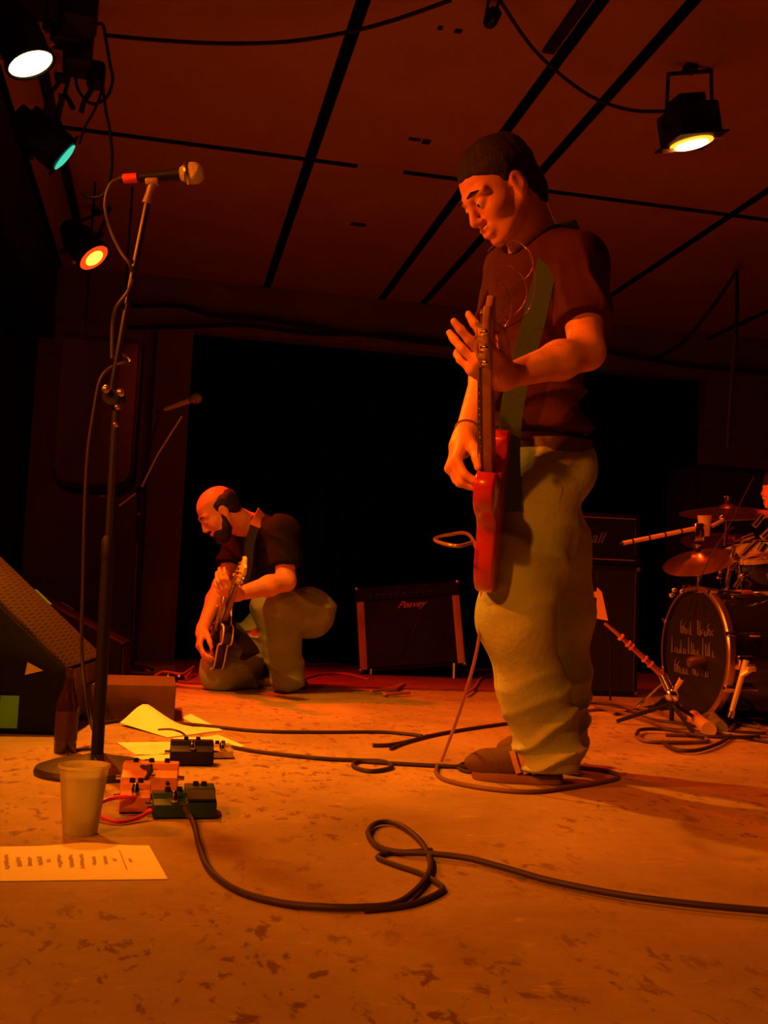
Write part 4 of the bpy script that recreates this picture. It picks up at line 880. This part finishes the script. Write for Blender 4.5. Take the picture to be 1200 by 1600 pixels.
# pedals
def pedal(c, w, d, h, yaw, m, label, knobs=3, treadle=True, jack=True):
    X = A(math.cos(yaw), math.sin(yaw), 0); Y = A(-X[1], X[0], 0); t = thing('effects_pedal', c, label, 'effects pedal')
    pf = [(-d/2, .004), (-d/2, h*.62), (-d*.05, h*.8), (0, h), (d/2, h), (d/2, .004)]
    obj('case', MB().prism([c-X*w/2+Y*a+A(0, 0, z) for a, z in pf], X*w, .003), m, t)
    if treadle: obj('treadle', MB().prism([c-X*w*.46+Y*a+A(0, 0, z) for a, z in ((-d*.47, h*.70), (-d*.05, h*.92), (-d*.05, h*.98), (-d*.47, h*.78))], X*w*.92, .002), m_rubber, t)
    else: obj('footswitch', MB().lathe(c-Y*d*.3+A(0, 0, h*.7), [(.009, 0), (.009, .012), (.007, .016), (.006, .022), (.004, .023)], (0, 0, 1), 14), m_chrome, t)
    for i in range(knobs): obj('knob', MB().lathe(c+X*(i-(knobs-1)/2)*w*.28+Y*d*.25+A(0, 0, h), [(.0065, 0), (.006, .008), (.005, .009)], (0, 0, 1), 14), m_blackgloss, t)
    if jack: 
        for sd in (-1, 1): obj('jack', MB().lathe(c+X*sd*w/2+Y*d*.1+A(0, 0, h*.5), [(.006, -.002), (.006, .003), (.005, .004), (.005, .014)], X*sd, 12), m_chrome, t)
    for dx in (-1, 1):
        for dy in (-1, 1): obj('foot', MB().lathe(c+X*dx*w*.4+Y*dy*d*.4, [(.006, 0), (.006, .005)], (0, 0, 1), 8), m_rubber, t)
    return t
pedal(F(270, 1278)+A(0, .02, 0), .085, .07, .046, .05, m_green, 'dark green effects pedal nearest the camera, with the long cable plugged in', 2, False)
pedal(F(312, 1276)+A(0, .03, 0), .062, .12, .052, .02, m_green, 'dark green treadle pedal at the right end of the pedal cluster', 2, True, False)
pedal(F(210, 1268)+A(0, .02, 0), .062, .09, .052, .0, m_pedalred, 'dusty red effects pedal left of the dark green ones', 2, False)
pedal(F(233, 1243)+A(0, .03, 0), .125, .08, .066, -.05, m_pink, 'orange effects pedal behind the dusty red pedal', 3, False)
pedal(F(299, 1197)+A(0, .03, 0), .115, .07, .062, .0, m_black, 'black effects pedal standing on the sheets of paper', 2, False)
pedal(F(345, 1185)+A(0, .02, 0), .06, .07, .035, .1, mat('silver_pedal', (.5, .42, .3), .35, .3), 'small silver pedal right of the black one', 2, False, False)
pts = [P(228, 1248, 2.15), P(205, 1246, 2.10), P(182, 1246, 2.08), P(162, 1252, 2.06), P(150, 1262, 2.05), P(158, 1275, 2.02), F(185, 1284, .006), F(215, 1278, .008), P(236, 1266, 2.06)]
cable(pts, .0045, m_redcab, 'bright red patch cable looping between the cup and the pedals')
cable([P(222, 1225, 2.3), P(235, 1202, 2.3), P(215, 1196, 2.36), P(232, 1189, 2.4), P(255, 1200, 2.36), P(262, 1225, 2.3)], .0045, m_cable, 'short dark patch cable arching over the orange pedal')
cable(Fz([(150, 1170), (118, 1172), (105, 1176), (130, 1188), (145, 1192)]) , .0045, m_cable, 'dark cable passing behind the brown bottle to the round stand base')
cable([P(298, 1178, 2.75), P(290, 1150, 2.8), P(270, 1140, 2.8), P(248, 1140, 2.85)], .003, m_cablebrown, 'thin brown wire arching over the crumpled sheet')
# kneeling man's pedals with red lights
for i, (x, y, lb) in enumerate(((262, 1068, 'left of the two small pedals with a glowing pink light by the crouching man'), (279, 1066, 'right of the two small pedals with a glowing pink light by the crouching man'))):
    c = F(x, y)+A(0, .04, 0); t = pedal(c, .055, .09, .04, 0, m_black, lb, 1, False, False); t['group'] = 'lit pedals by the crouching man'
    obj('indicator_light', MB().ball(c+A(0, -.03, .034), .0075, 8), mat('red_led', (.5, .05, .05), .3, emit=(1, .03, .07), es=3.5), t)
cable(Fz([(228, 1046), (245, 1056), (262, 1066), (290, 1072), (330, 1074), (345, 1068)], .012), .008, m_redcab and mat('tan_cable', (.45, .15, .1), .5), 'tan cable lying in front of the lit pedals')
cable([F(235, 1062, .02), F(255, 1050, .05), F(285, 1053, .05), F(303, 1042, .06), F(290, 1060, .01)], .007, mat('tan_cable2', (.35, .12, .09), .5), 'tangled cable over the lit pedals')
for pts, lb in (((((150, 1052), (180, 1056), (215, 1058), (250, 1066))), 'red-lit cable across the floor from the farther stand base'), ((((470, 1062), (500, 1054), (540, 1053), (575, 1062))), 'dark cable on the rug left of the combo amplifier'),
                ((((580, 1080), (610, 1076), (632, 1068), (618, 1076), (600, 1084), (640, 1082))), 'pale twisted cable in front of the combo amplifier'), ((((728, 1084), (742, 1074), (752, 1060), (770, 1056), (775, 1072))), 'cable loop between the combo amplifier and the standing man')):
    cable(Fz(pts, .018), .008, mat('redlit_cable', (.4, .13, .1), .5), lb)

# ================================================================== AMPLIFIERS
def text_mesh(name, s, origin, X, Y, size, m, parent, shear=0, ext=.002):
    cu = bpy.data.curves.new(name, 'FONT'); cu.body = s; cu.size = 1; cu.extrude = .02; cu.shear = shear; cu.offset = .012
    o = bpy.data.objects.new(name, cu); me = bpy.data.meshes.new_from_object(o); bpy.data.objects.remove(o)
    v = [A(*q.co) for q in me.vertices]; f = [tuple(p.vertices) for p in me.polygons]; bpy.data.meshes.remove(me)
    N = np.cross(X, Y); b = MB().add([origin+X*p[0]*size+Y*p[1]*size+N*p[2]*.05 for p in v], f); return obj(name, b, m, parent, False)
def combo():
    a = F(567, 1057); b = F(722, 1064); X = nz(b-a); W = np.linalg.norm(b-a)+.03; ph = math.radians(15); rl = math.radians(6.5)
    X0 = nz(A(X[0], X[1], 0)); B = A(-X0[1], X0[0], 0); X = X0*math.cos(rl)+A(0, 0, 1)*math.sin(rl)
    U = A(0, 0, math.cos(ph))+B*math.sin(ph); U = nz(U-X*X.dot(U)); N = np.cross(X, U)  # sits tilted back and a little askew
    if N[1] > 0: N = -N
    c = (a+b)/2; c[2] = .062; Hh = .545; t = thing('guitar_amplifier', c*A(1, 1, 0), 'tilted black combo guitar amplifier with two upright silver strips, behind the crouching man', 'amplifier')
    Q = lambda x, z, n=0: c+X*x*W+U*z*Hh+N*n
    obj('cabinet', MB().box(Q(0, .5, -.13), (W+.03, .26, Hh), X, -N, U, b=.012), m_tolex, t)
    obj('speaker_cloth', MB().box(Q(0, .42, .004), (W*.86, .008, Hh*.76), X, -N, U, b=.002), m_grillecloth, t)
    for s in (-1, 1): obj('side_strip', MB().box(Q(s*.47, .42, .007), (W*.072, .012, Hh*.80), X, -N, U, b=.003), mat('strip', (.30, .22, .17), .6), t)
    obj('control_panel', MB().box(Q(0, .89, .003), (W*.90, .006, Hh*.12), X, -N, U, b=.002), m_tolex, t)
    for i in range(11): obj('control_knob', MB().lathe(Q(-.36+i*.065, .885, .006), [(.007, 0), (.006, .010), (.005, .011)], N, 10), m_iron, t)
    for s in (-1, 1):
        for z in (.99, .02): obj('corner', MB().ball(Q(s*.5, z, -.008), .017, 8), m_steel, t)
        r = [Q(s*.20+.17*math.cos(k), .36+.235*math.sin(k), .009) for k in np.linspace(0, 2*math.pi, 36)]; obj('speaker_ring', MB().tube(r, .004, 6), m_black, t)
    obj('handle', MB().tube([Q(-.12, 1.0, -.12), Q(-.10, 1.045, -.12), Q(.10, 1.045, -.12), Q(.12, 1.0, -.12)], .009, 8), m_rubber, t)
    for x in (-.4, .4): obj('front_leg', MB().tube([Q(x, .03, -.005), A(*(Q(x, 0, .0)[:2]), .012)], .012, 8), m_steel, t)
    obj('back_leg', MB().box(A(*(Q(0, 0, -.24)[:2]), .03)+A(0, .0, 0), (W*.9, .03, .035), X, B), m_black, t)
    text_mesh('badge', 'Peavey', Q(-.11, .715, .011), X, nz(U+X*.25+N*0), .062, mat('badge_silver', (.30, .13, .08), .6), t, .45)
combo()
def halfstack():
    # amplifier head with script badge on a black speaker cabinet behind the drums
    c = F(975, 1062); X = nz(A(1, -.12, 0)); B = A(-X[1], X[0], 0); c = P(905, 1060, 5.6); c[2] = 0
    t = thing('speaker_cabinet', c, 'tall black speaker cabinet standing behind the boom arm left of the drums', 'speaker cabinet')
    wdt = .66; hx = P(985, 878, 5.5); H = .72
    obj('cabinet', MB().box(c+B*.18+A(0, 0, H/2), (wdt, .36, H), X, B, b=.012), m_tolex, t)
    obj('speaker_cloth', MB().box(c+A(0, 0, H/2), (wdt*.92, .008, H*.92), X, B), m_grillecloth, t)
    obj('piping', MB().tube([c+X*wdt*.46+A(0, -.006, .03), c+X*wdt*.46+A(0, -.006, H*.96)], .003, 6), m_iron, t)
    for s in (-1, 1):
        for z in (.02, H-.02): obj('corner', MB().ball(c+X*s*wdt*.49+A(0, 0, z), .016, 8), m_iron, t)
    h = c+A(0, 0, H); t2 = thing('amplifier_head', h, 'black amplifier head with pale piping and white script on the speaker cabinet', 'amplifier')
    z0, z1 = .02, .27
    obj('cabinet', MB().box(h+B*.12+A(0, 0, .145), (wdt, .24, .285), X, B, b=.012), m_tolex, t2)
    r = [h+X*wdt*.45*a-B*.006+A(0, 0, z) for a, z in ((-1, .03), (1, .03), (1, .26), (-1, .26), (-1, .03))]
    obj('piping', MB().tube(r, .0035, 6), mat('gold_piping', (.22, .12, .06), .6), t2)
    text_mesh('badge', 'Marshall', h+X*(-.17)-B*.008+A(0, 0, .12), X, A(0, 0, 1), .085, mat('badge_white', (.10, .075, .06), .8), t2, .4)
halfstack()
c = P(1140, 900, 6.6); c[2] = 0; t = thing('speaker_cabinet', c, 'tallest black speaker cabinet standing against the wall behind the cymbals', 'speaker cabinet')
obj('cabinet', MB().box(c+A(0, .2, .72), (.5, .4, 1.44), b=.012), mat('matt_black', (.006, .006, .006), .9, spec=.1), t)
obj('speaker_cloth', MB().box(c+A(0, -.004, .72), (.44, .008, 1.36)), m_grillecloth, t)
# white paper carton with cut-out by the cabinet
K2 = lambda x, y, D: P(860+x/5.715, 780+y/5.715, D)
t = thing('guitar_stand_sign', K2(430, 1060, 5.3), 'pale angular card standing behind the standing man\'s legs', 'card')
t.name = 'folded_card'
obj('card', MB().prism([K2(420, 790, 5.3), K2(460, 830, 5.3), K2(515, 1085, 5.3), K2(330, 1050, 5.3), K2(340, 1020, 5.3), K2(415, 1005, 5.3), K2(415, 880, 5.3), K2(360, 875, 5.3), K2(370, 830, 5.3), K2(415, 825, 5.3)], cd(0, 0, -1)*.006), mat('card_face', (.8, .4, .3), .8), t)
obj('prop', MB().tube([K2(425, 640, 5.35), K2(430, 900, 5.35), K2(540, 1300, 5.35), A(*K2(540, 1500, 5.35)[:2], .0)], .006, 6), m_black, t)

# ================================================================== DRUM KIT
dc = P(1084, 1026, 4.5); dn = RD(1084, 1026, -.87, 0, .49); dn = nz(A(dn[0], dn[1], 0)); dx = nz(A(-dn[1], dn[0], 0)); rd = .285; dc[2] = rd+.012
m_shell = mat('black_drum_shell', (.012, .01, .01), .12, coat=.5)
t = thing('bass_drum', dc*A(1, 1, 0), 'black bass drum with scrawled white writing on its front head', 'drum', 'drum kit')
obj('shell', MB().lathe(dc-dn*.40, [(rd-.02, 0), (rd-.008, .001), (rd-.008, .38), (rd-.02, .381)], dn, 48), m_shell, t)
obj('drum_head', MB().lathe(dc, [(rd-.02, -.012), (rd-.022, -.006), (rd*.5, -.004), (.001, -.004)], dn, 48, cap=False), mat('black_drum_head', (.012, .011, .011), .35), t)
for h_, nm in ((-.012, 'hoop'), (-.40, 'hoop')):
    obj(nm, MB().lathe(dc+dn*h_, [(rd-.012, -.018), (rd+.004, -.018), (rd+.008, -.008), (rd+.008, .012), (rd+.002, .018), (rd-.012, .018)], dn, 56, cap=False), mat('bronze_hoop', (.55, .38, .22), .28, .9), t)
def onring(a, r=rd, off=0): a = math.radians(a); return dc+(dx*math.cos(a)+A(0, 0, 1)*math.sin(a))*r+dn*off
for a in range(18, 378, 45):
    p = onring(a, rd+.012, -.01); k = obj('claw_hook', MB().box(p, (.022, .03, .04), nz(np.cross(dn, nz(p-dc))), nz(p-dc), dn, b=.005), m_chrome, t)
    obj('tension_rod', MB().tube([p+nz(p-dc)*.008, p+nz(p-dc)*.006-dn*.12], .004, 6).lathe(p-dn*.13+nz(p-dc)*-.002, [(.009, 0), (.011, .01), (.011, .04), (.009, .05)], dn, 10), m_chrome, k)
wr = MB(); rw = random.Random(11); e1 = dx if (M.T@dx)[0] > 0 else -dx
for (row, segs, s0_) in ((.075, ((-.12, -.03), (.03, .14)), .05), (-.01, ((-.20, -.09), (-.05, .04), (.07, .17)), .05), (-.10, ((-.17, -.05), (-.01, .12)), .05)):
    for (xa, xb) in segs:
        x = xa; k_ = 0
        while x < xb:
            h_ = s0_*(1.5 if k_ == 0 else rw.choice((.5, .55, .6, 1.2))); u_ = rw.uniform(.0, .3); ty = rw.randrange(3)
            st_ = (((0, 0), (.3, 1), (.5, 0), (1.4, .05)), ((0, .9), (.1, .1), (.8, 0), (1.2, .8), (1.3, 0)), ((1, .9), (.2, .8), (.1, .1), (1, .05), (1.1, .5), (.5, .45)))[ty]
            wr.tube([dc+e1*(x+(q+u_*z)*.016)+A(0, 0, row+z*h_)-dn*.001 for q, z in st_], .0030, 4); x += .027; k_ += 1
o = obj('writing', wr, mat('chalk_writing', (.13, .095, .065), .9), t); o['kind'] = 'stuff'
m_spur = mat('satin_steel', (.9, .8, .6), .38, .6)
for sd in (1,):
    a = P(1166, 1032, 4.10); b = P(1141, 1120, 4.13)
    k = obj('spur_leg', MB().tube([a, b], [.012, .010], 12), m_spur, t)
    obj('rubber_tip', MB().tube([b+nz(a-b)*.0, b+nz(a-b)*.03], .014, 10), m_chrome, k)
    obj('wing_bolt', MB().tube([P(1158, 1056, 4.09), P(1174, 1046, 4.08)], .010, 8).box(P(1174, 1046, 4.08), (.04, .014, .018), b=.005), m_spur, k)
    obj('spur_bracket', MB().box(P(1164, 1036, 4.16), (.04, .08, .06), dx, dn, b=.008), m_chrome, t)
obj('head_patch', MB().lathe(P(1094, 1034, 4.42), [(.001, -.05), (.02, -.05), (.026, -.03), (.026, .04), (.02, .055), (.001, .06)], cd(-.95, -.05, .2), 16), mat('kick_mic_skin', (.12, .06, .04), .4, .5), t).name = 'kick_microphone'
def drum(c, n, r, h, name, label, m=m_shell):
    n = nz(n); t = thing(name, c-n*h, label, 'drum', 'drum kit')
    obj('shell', MB().lathe(c-n*h, [(r*.97, 0), (r*.98, .002), (r*.98, h-.002), (r*.97, h)], n, 36), m, t)
    obj('drum_head', MB().lathe(c, [(r*.95, .002), (r*.5, .003), (.001, .003)], n, 36, cap=False), mat('white_head', (.4, .35, .3), .6), t)
    for q in (0, -h): obj('rim', MB().lathe(c+n*q, [(r*.98, -.012), (r*1.04, -.012), (r*1.04, .008), (r*1.0, .012)], n, 36, cap=False), m_chrome, t)
    X = nz(np.cross(n, A(.2, 1, .1))); Y = np.cross(n, X)
    for i in range(8):
        a = 2*math.pi*i/8; d = X*math.cos(a)+Y*math.sin(a); obj('lug', MB().tube([c+d*r*1.04-n*.0, c+d*r*1.04-n*h], .004, 6).lathe(c+d*r*1.02-n*(h/2+.02), [(.010, 0), (.014, .01), (.014, .03), (.010, .04)], n, 10), m_chrome, t)
    return t
drum(P(1178, 862, 4.62), cd(-.15, .93, .2), .155, .15, 'tom_drum', 'small black tom drum with chrome rim mounted above the bass drum')
drum(P(1262, 935, 5.0), cd(0, .98, .15), .2, .34, 'floor_tom', 'black floor tom with chrome hardware at the right edge of the frame')
drum(P(1195, 905, 5.0), cd(.0, .98, .12), .17, .14, 'snare_drum', 'snare drum on its stand behind the bass drum')
def cymbal(c, n, r, label, base=None, tilt=None):
    n = nz(n); t = thing('cymbal', A(c[0], c[1], 0), label, 'cymbal', 'drum kit')
    obj('plate', MB().lathe(c, [(.004, .028), (.02, .027), (.034, .018), (.042, .008), (r*.6, -.006), (r, -.024), (r*.99, -.026), (.04, .005), (.004, .024)], n, 48, cap=False), m_brass, t)
    obj('felt', MB().lathe(c+n*.028, [(.014, 0), (.016, .006), (.014, .014)], n, 12), m_rubber, t)
    obj('wing_nut', MB().tube([c+n*.04, c+n*.062], .006, 8).box(c+n*.055, (.035, .006, .012), b=.002), m_chrome, t)
    b = base if base is not None else A(c[0], c[1], 0)
    obj('pole', MB().tube([c+n*.02, c-n*.02, b+A(0, 0, .25), b+A(0, 0, .12)], .009, 8), m_chrome, t)
    for i in range(3):
        a = 2.1*i+.5; obj('leg', MB().tube([b+A(0, 0, .30), b+A(.28*math.cos(a), .28*math.sin(a), .01)], .007, 6), m_chrome, t)
    return t
cymbal(P(1137, 795, 4.9), cd(-.04, .985, .12), .225, 'crash cymbal set highest, seen almost edge-on in front of the drummer', base=F(1120, 1100))
cymbal(P(1092, 870, 4.6), cd(-.26, .93, .24), .165, 'bronze hi-hat cymbal lit orange above the bass drum', base=A(*P(1092, 1000, 4.9)[:2], 0))
cymbal(P(1140, 842, 5.2), cd(.0, .97, .2), .24, 'ride cymbal behind the plastic cup over the drums', base=A(*P(1150, 1000, 5.3)[:2], 0))
# cup on hardware
c = P(1101, 838, 4.75); t = thing('plastic_cup', c, 'small plastic cup wedged in the cymbal hardware', 'cup')
obj('tumbler', MB().lathe(c-A(0, 0, 0), [(.022, 0), (.032, .095), (.034, .097), (.030, .095), (.020, .004)], cd(0, 1, 0), 20), mat('cup_plastic', (.6, .5, .4), .5), t)
# stick / boom arm in front of the cabinet
o = thing('microphone_boom', P(1080, 826, 4.7), 'pale taped boom arm reaching left over the bass drum', 'boom arm')
pa, pb = P(973, 849, 4.6), P(1085, 826, 4.7)
obj('arm', MB().tube([pa, pb], .0105, 10), mat('pale_tube', (.75, .55, .42), .35, .3), o)
for q in (.12, .35, .57, .80): obj('arm_band', MB().tube([pa+(pb-pa)*q, pa+(pb-pa)*(q+.02)], .0118, 10), m_black, o)
obj('tip', MB().tube([P(968, 850, 4.6), pa], [.006, .010], 8), m_black, o)
obj('clamp', MB().box(P(1090, 832, 4.72), (.05, .05, .09), b=.012), m_chrome, o)
obj('pole', MB().tube([P(1092, 835, 4.72), A(*P(1092, 835, 4.72)[:2], .01)], .010, 8), m_black, o)
obj('thumbscrew', MB().tube([P(1112, 822, 4.7), P(1130, 812, 4.7)], .011, 8).ball(P(1128, 808, 4.7), .016, 8), m_chrome, o)
for i in range(3): a = 2.1*i+1; p = A(*P(1092, 835, 4.72)[:2], 0); obj('leg', MB().tube([p+A(0, 0, .2), p+A(.25*math.cos(a), .25*math.sin(a), .01)], .008, 6), m_black, o)
# kick drum mic on short boom stand
o = thing('microphone_boom', F(1052, 1100), 'low red-lit boom arm pointing up left in front of the bass drum', 'boom arm')
pa, pb = P(962, 988, 4.2), P(1036, 1056, 4.2); pe = P(1050, 1086, 4.15)
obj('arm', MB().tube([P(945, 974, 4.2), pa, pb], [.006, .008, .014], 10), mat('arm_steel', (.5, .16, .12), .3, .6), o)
for q in (.1, .25, .32, .6, .72): obj('arm_band', MB().tube([pa+(pb-pa)*q, pa+(pb-pa)*(q+.03)], .0165, 10), mat('red_light_band', (.6, .2, .15), .4), o)  # bands of red light on the arm, put in as coloured rings
obj('lower_tube', MB().tube([pb, pe], [.018, .020], 10), m_chrome, o)
obj('clutch', MB().ball(pe, (.03, .025, .03), 12), m_chrome, o)
obj('handle', MB().tube([pe, P(1066, 1060, 4.1)], [.006, .012], 8), m_chrome, o)
bp = A(pe[0], pe[1], 0); obj('pole', MB().tube([pe, bp+A(0, 0, .03)], .010, 8), m_black, o)
for i in range(3): a = 2.1*i+.4; obj('leg', MB().tube([bp+A(0, 0, .10), bp+A(.22*math.cos(a), .22*math.sin(a), .01)], .008, 6), m_black, o)
# chrome hardware clusters on the kit
o = thing('tom_mount', P(1150, 850, 4.55), 'chrome tom holder with bright wing bolts on top of the bass drum', 'drum hardware', 'drum kit')
for (a, b, r) in (((1145, 850), (1155, 848), .020), ((1160, 842), (1177, 836), .012), ((1160, 868), (1182, 846), .014), ((1188, 862), (1196, 850), .018), ((1178, 822), (1192, 805), .014), ((1142, 890), (1150, 878), .010), ((1148, 918), (1156, 906), .012), ((1185, 882), (1196, 874), .014), ((1190, 840), (1215, 815), .014)):
    obj('wing_bolt', MB().tube([P(*a, 4.5), P(*b, 4.5)], r, 12), m_chrome, o)
obj('post', MB().tube([P(1135, 922, 4.55), P(1140, 890, 4.55), P(1148, 850, 4.55), P(1162, 842, 4.5)], .012, 10), m_chrome, o)
obj('mount_plate', MB().box(P(1160, 926, 4.5), (.075, .06, .025), b=.01), mat('mount_bronze', (.6, .3, .15), .4, .6), o)
obj('mount_plate', MB().box(P(1105, 924, 4.5), (.09, .06, .018), nz(A(1, .2, 0)), nz(A(-.2, 1, 0)), b=.006), m_chrome, o)
for x, y in ((1054, 922), (1050, 930), (1066, 924), (1124, 902), (1160, 900)): obj('wing_bolt', MB().ball(P(x, y, 4.48), (.014, .012, .012), 8), m_chrome, o)
# cylinders on the floor beneath the drum
for (a, b, m, lb) in (((1084, 1120), (1108, 1140), mat('pale_tin', (.7, .45, .25), .4, .4), 'pale short cylinder lying on the floor under the bass drum'), ((1112, 1122), (1126, 1138), mat('grey_tin', (.22, .2, .12), .4, .4), 'greyish short cylinder lying next to the pale one under the bass drum')):
    p, q = F(*a, .03), F(*b, .03); o = obj('pedal_spring', MB().tube([p, p*.5+q*.5, q], [.028, .026, .028], 14), m); o.name = 'floor_can'; tag(o, lb, 'canister')
# drum rug edge cables
rb = random.Random(5)
base_paths = [((900, 1112), (950, 1108), (1000, 1112), (1050, 1106), (1100, 1118), (1150, 1130), (1205, 1140)), ((910, 1098), (960, 1102), (1010, 1122), (1060, 1130), (1120, 1142), (1205, 1146)),
              ((930, 1104), (990, 1118), (1040, 1134), (1090, 1140), (1150, 1148), (1205, 1152)), ((1045, 1090), (1060, 1115), (1090, 1135), (1130, 1146), (1205, 1160)), ((1050, 1088), (1100, 1096), (1140, 1112), (1180, 1130), (1205, 1150)),
              ((995, 1148), (1002, 1140), (1040, 1140), (1100, 1150), (1150, 1152), (1205, 1150)), ((995, 1150), (1010, 1158), (1060, 1160), (1105, 1158), (1090, 1150), (1040, 1148)), ((1035, 1160), (1060, 1172), (1100, 1170), (1140, 1150), (1150, 1120)),
              ((905, 1090), (940, 1094), (985, 1104), (1030, 1112), (1055, 1124), (1100, 1130)), ((960, 1116), (1000, 1108), (1030, 1100), (1050, 1090))]
labs = ['uppermost', 'second', 'third', 'vertical-starting', 'steep', 'shiny grey', 'oval looping', 'lowest curling', 'back left', 'short']
for i, (pts, lb) in enumerate(zip(base_paths, labs)):
    cable([F(x, y, .008+.004*(i % 3)) for x, y in pts], .007, m_cable if i % 2 else m_cablebrown, '%s cable in the tangle of cables in front of the bass drum' % lb, group='cables tangled in front of the bass drum')
cable([P(1178, 745, 4.7), P(1160, 780, 4.6), P(1140, 820, 4.5), P(1110, 870, 4.4), P(1085, 925, 4.4)], .003, m_cable, 'thin wire rising diagonally past the cymbals')

# ================================================================== DRUMMER (mostly beyond the frame)
def drummer():
    t = thing('person', A(*P(1262, 1000, 5.3)[:2], 0), 'drummer seen only at the right edge of the picture, sitting behind the drums', 'person')
    hc = P(1222, 770, 5.05); nk = P(1252, 830, 5.15); ff = cd(-.86, -.35, .35); uu = cd(-.30, .92, .1)
    f0 = nz(A(-.9, -.4, 0)); R0 = np.array([f0, np.cross(A(0, 0, 1), f0), A(0, 0, 1)])
    ch = P(1262, 890, 5.2); hp = P(1275, 985, 5.3); shN = P(1290, 860, 5.0); shF = P(1235, 860, 5.4); elN = P(1275, 950, 4.75); elF = P(1232, 950, 5.3); wrN = P(1222, 900, 4.72); wrF = P(1208, 890, 5.1)
    kN = P(1210, 985, 4.95); kF = P(1200, 985, 5.35); aN = A(*kN[:2], .09)+A(-.05, 0, 0); aF = A(*kF[:2], .09)+A(-.05, 0, 0)
    fd = Field(*bounds([hc, ch, hp, shN, shF, elN, elF, wrN, wrF, kN, kF, aN, aF], .17), .007)
    R, L = head(fd, hc, ff, uu, nk)
    fd.ell(ch, (.11, .16, .18), R0, .04); fd.ell(hp, (.11, .16, .12), R0, .04); fd.cap(ch, hp, .12, .12, .04); fd.cap(nk, shN, .05, .05, .03); fd.cap(nk, shF, .05, .05, .03)
    fd.chain([shN, elN, wrN], [.055, .044, .028]); fd.chain([shF, elF, wrF], [.055, .044, .028]); fd.chain([hp, kN, aN], [.08, .055, .04]); fd.chain([hp, kF, aF], [.08, .055, .04])
    C_ = [(.9, 1., .6)]*4
    hand(fd, wrN, cd(-.9, .2, .1), cd(0, -1, 0), True, C_, .1, 1.05, (.3, 1)); hand(fd, wrF, cd(-.9, .2, .1), cd(0, -1, 0), False, C_, .1, 1.05, (.3, 1))
    fobj('body', fd, m_skin, t); eyes(t, L, ff)
    hf = Field(*bounds([hc], .17), .0065); hf.ell(L(-.020, 0, .042), A(.106, .084, .088), R, .01); hf.ell(L(.105, 0, -.045), A(.11, .15, .115), R, .012, 'sub'); hf.folds(lambda p: .003*noise3(p, 60)); fobj('hair', hf, m_hair, t)
    sf = Field(*bounds([ch, hp, shN, shF], .2), .009); sf.ell(ch, (.135, .19, .2), R0, .05); sf.ell(hp+A(0, 0, .06), (.13, .18, .14), R0, .05); sf.cap(nk-A(0, 0, .02), shN, .06, .075, .04); sf.cap(nk-A(0, 0, .02), shF, .06, .075, .04)
    sf.cap(shN, shN*.5+elN*.5, .075, .07, .03); sf.cap(shF, shF*.5+elF*.5, .075, .07, .03); sf.cap(nk-A(0, 0, .02), nk+nz(hc-nk)*.15, .062, .072, .01, 'sub'); sf.folds(lambda p: crease(p, (.5, -.2, .8), 48, .012)); fobj('tshirt', sf, m_shirtb, t)
    jf = Field(*bounds([hp, kN, kF, aN, aF], .2), .010); jf.chain([hp, kN, aN], [.11, .085, .075], .04); jf.chain([hp, kF, aF], [.11, .085, .075], .04); jf.cutplane(A(0, 0, .05), A(0, 0, -1)); fobj('jeans', jf, m_jeansb, t)
    shoe(t, A(*aN[:2], 0)+A(.08, 0, 0), A(*aN[:2], 0)+A(-.19, 0, 0)); shoe(t, A(*aF[:2], 0)+A(.08, 0, 0), A(*aF[:2], 0)+A(-.19, 0, 0))
    s = thing('drum_throne', A(*hp[:2], 0), 'round padded drum throne under the drummer', 'stool'); c = A(*hp[:2], 0)
    obj('seat', MB().lathe(c+A(0, 0, hp[2]-.20), [(.16, 0), (.175, .02), (.17, .07), (.14, .09)], (0, 0, 1), 28), m_black, s)
    obj('post', MB().tube([c+A(0, 0, .12), c+A(0, 0, hp[2]-.19)], .014, 10), m_chrome, s)
    for i in range(3): a = 2.1*i; obj('leg', MB().tube([c+A(0, 0, .2), c+A(.22*math.cos(a), .22*math.sin(a), .01)], .009, 6), m_chrome, s)
drummer()
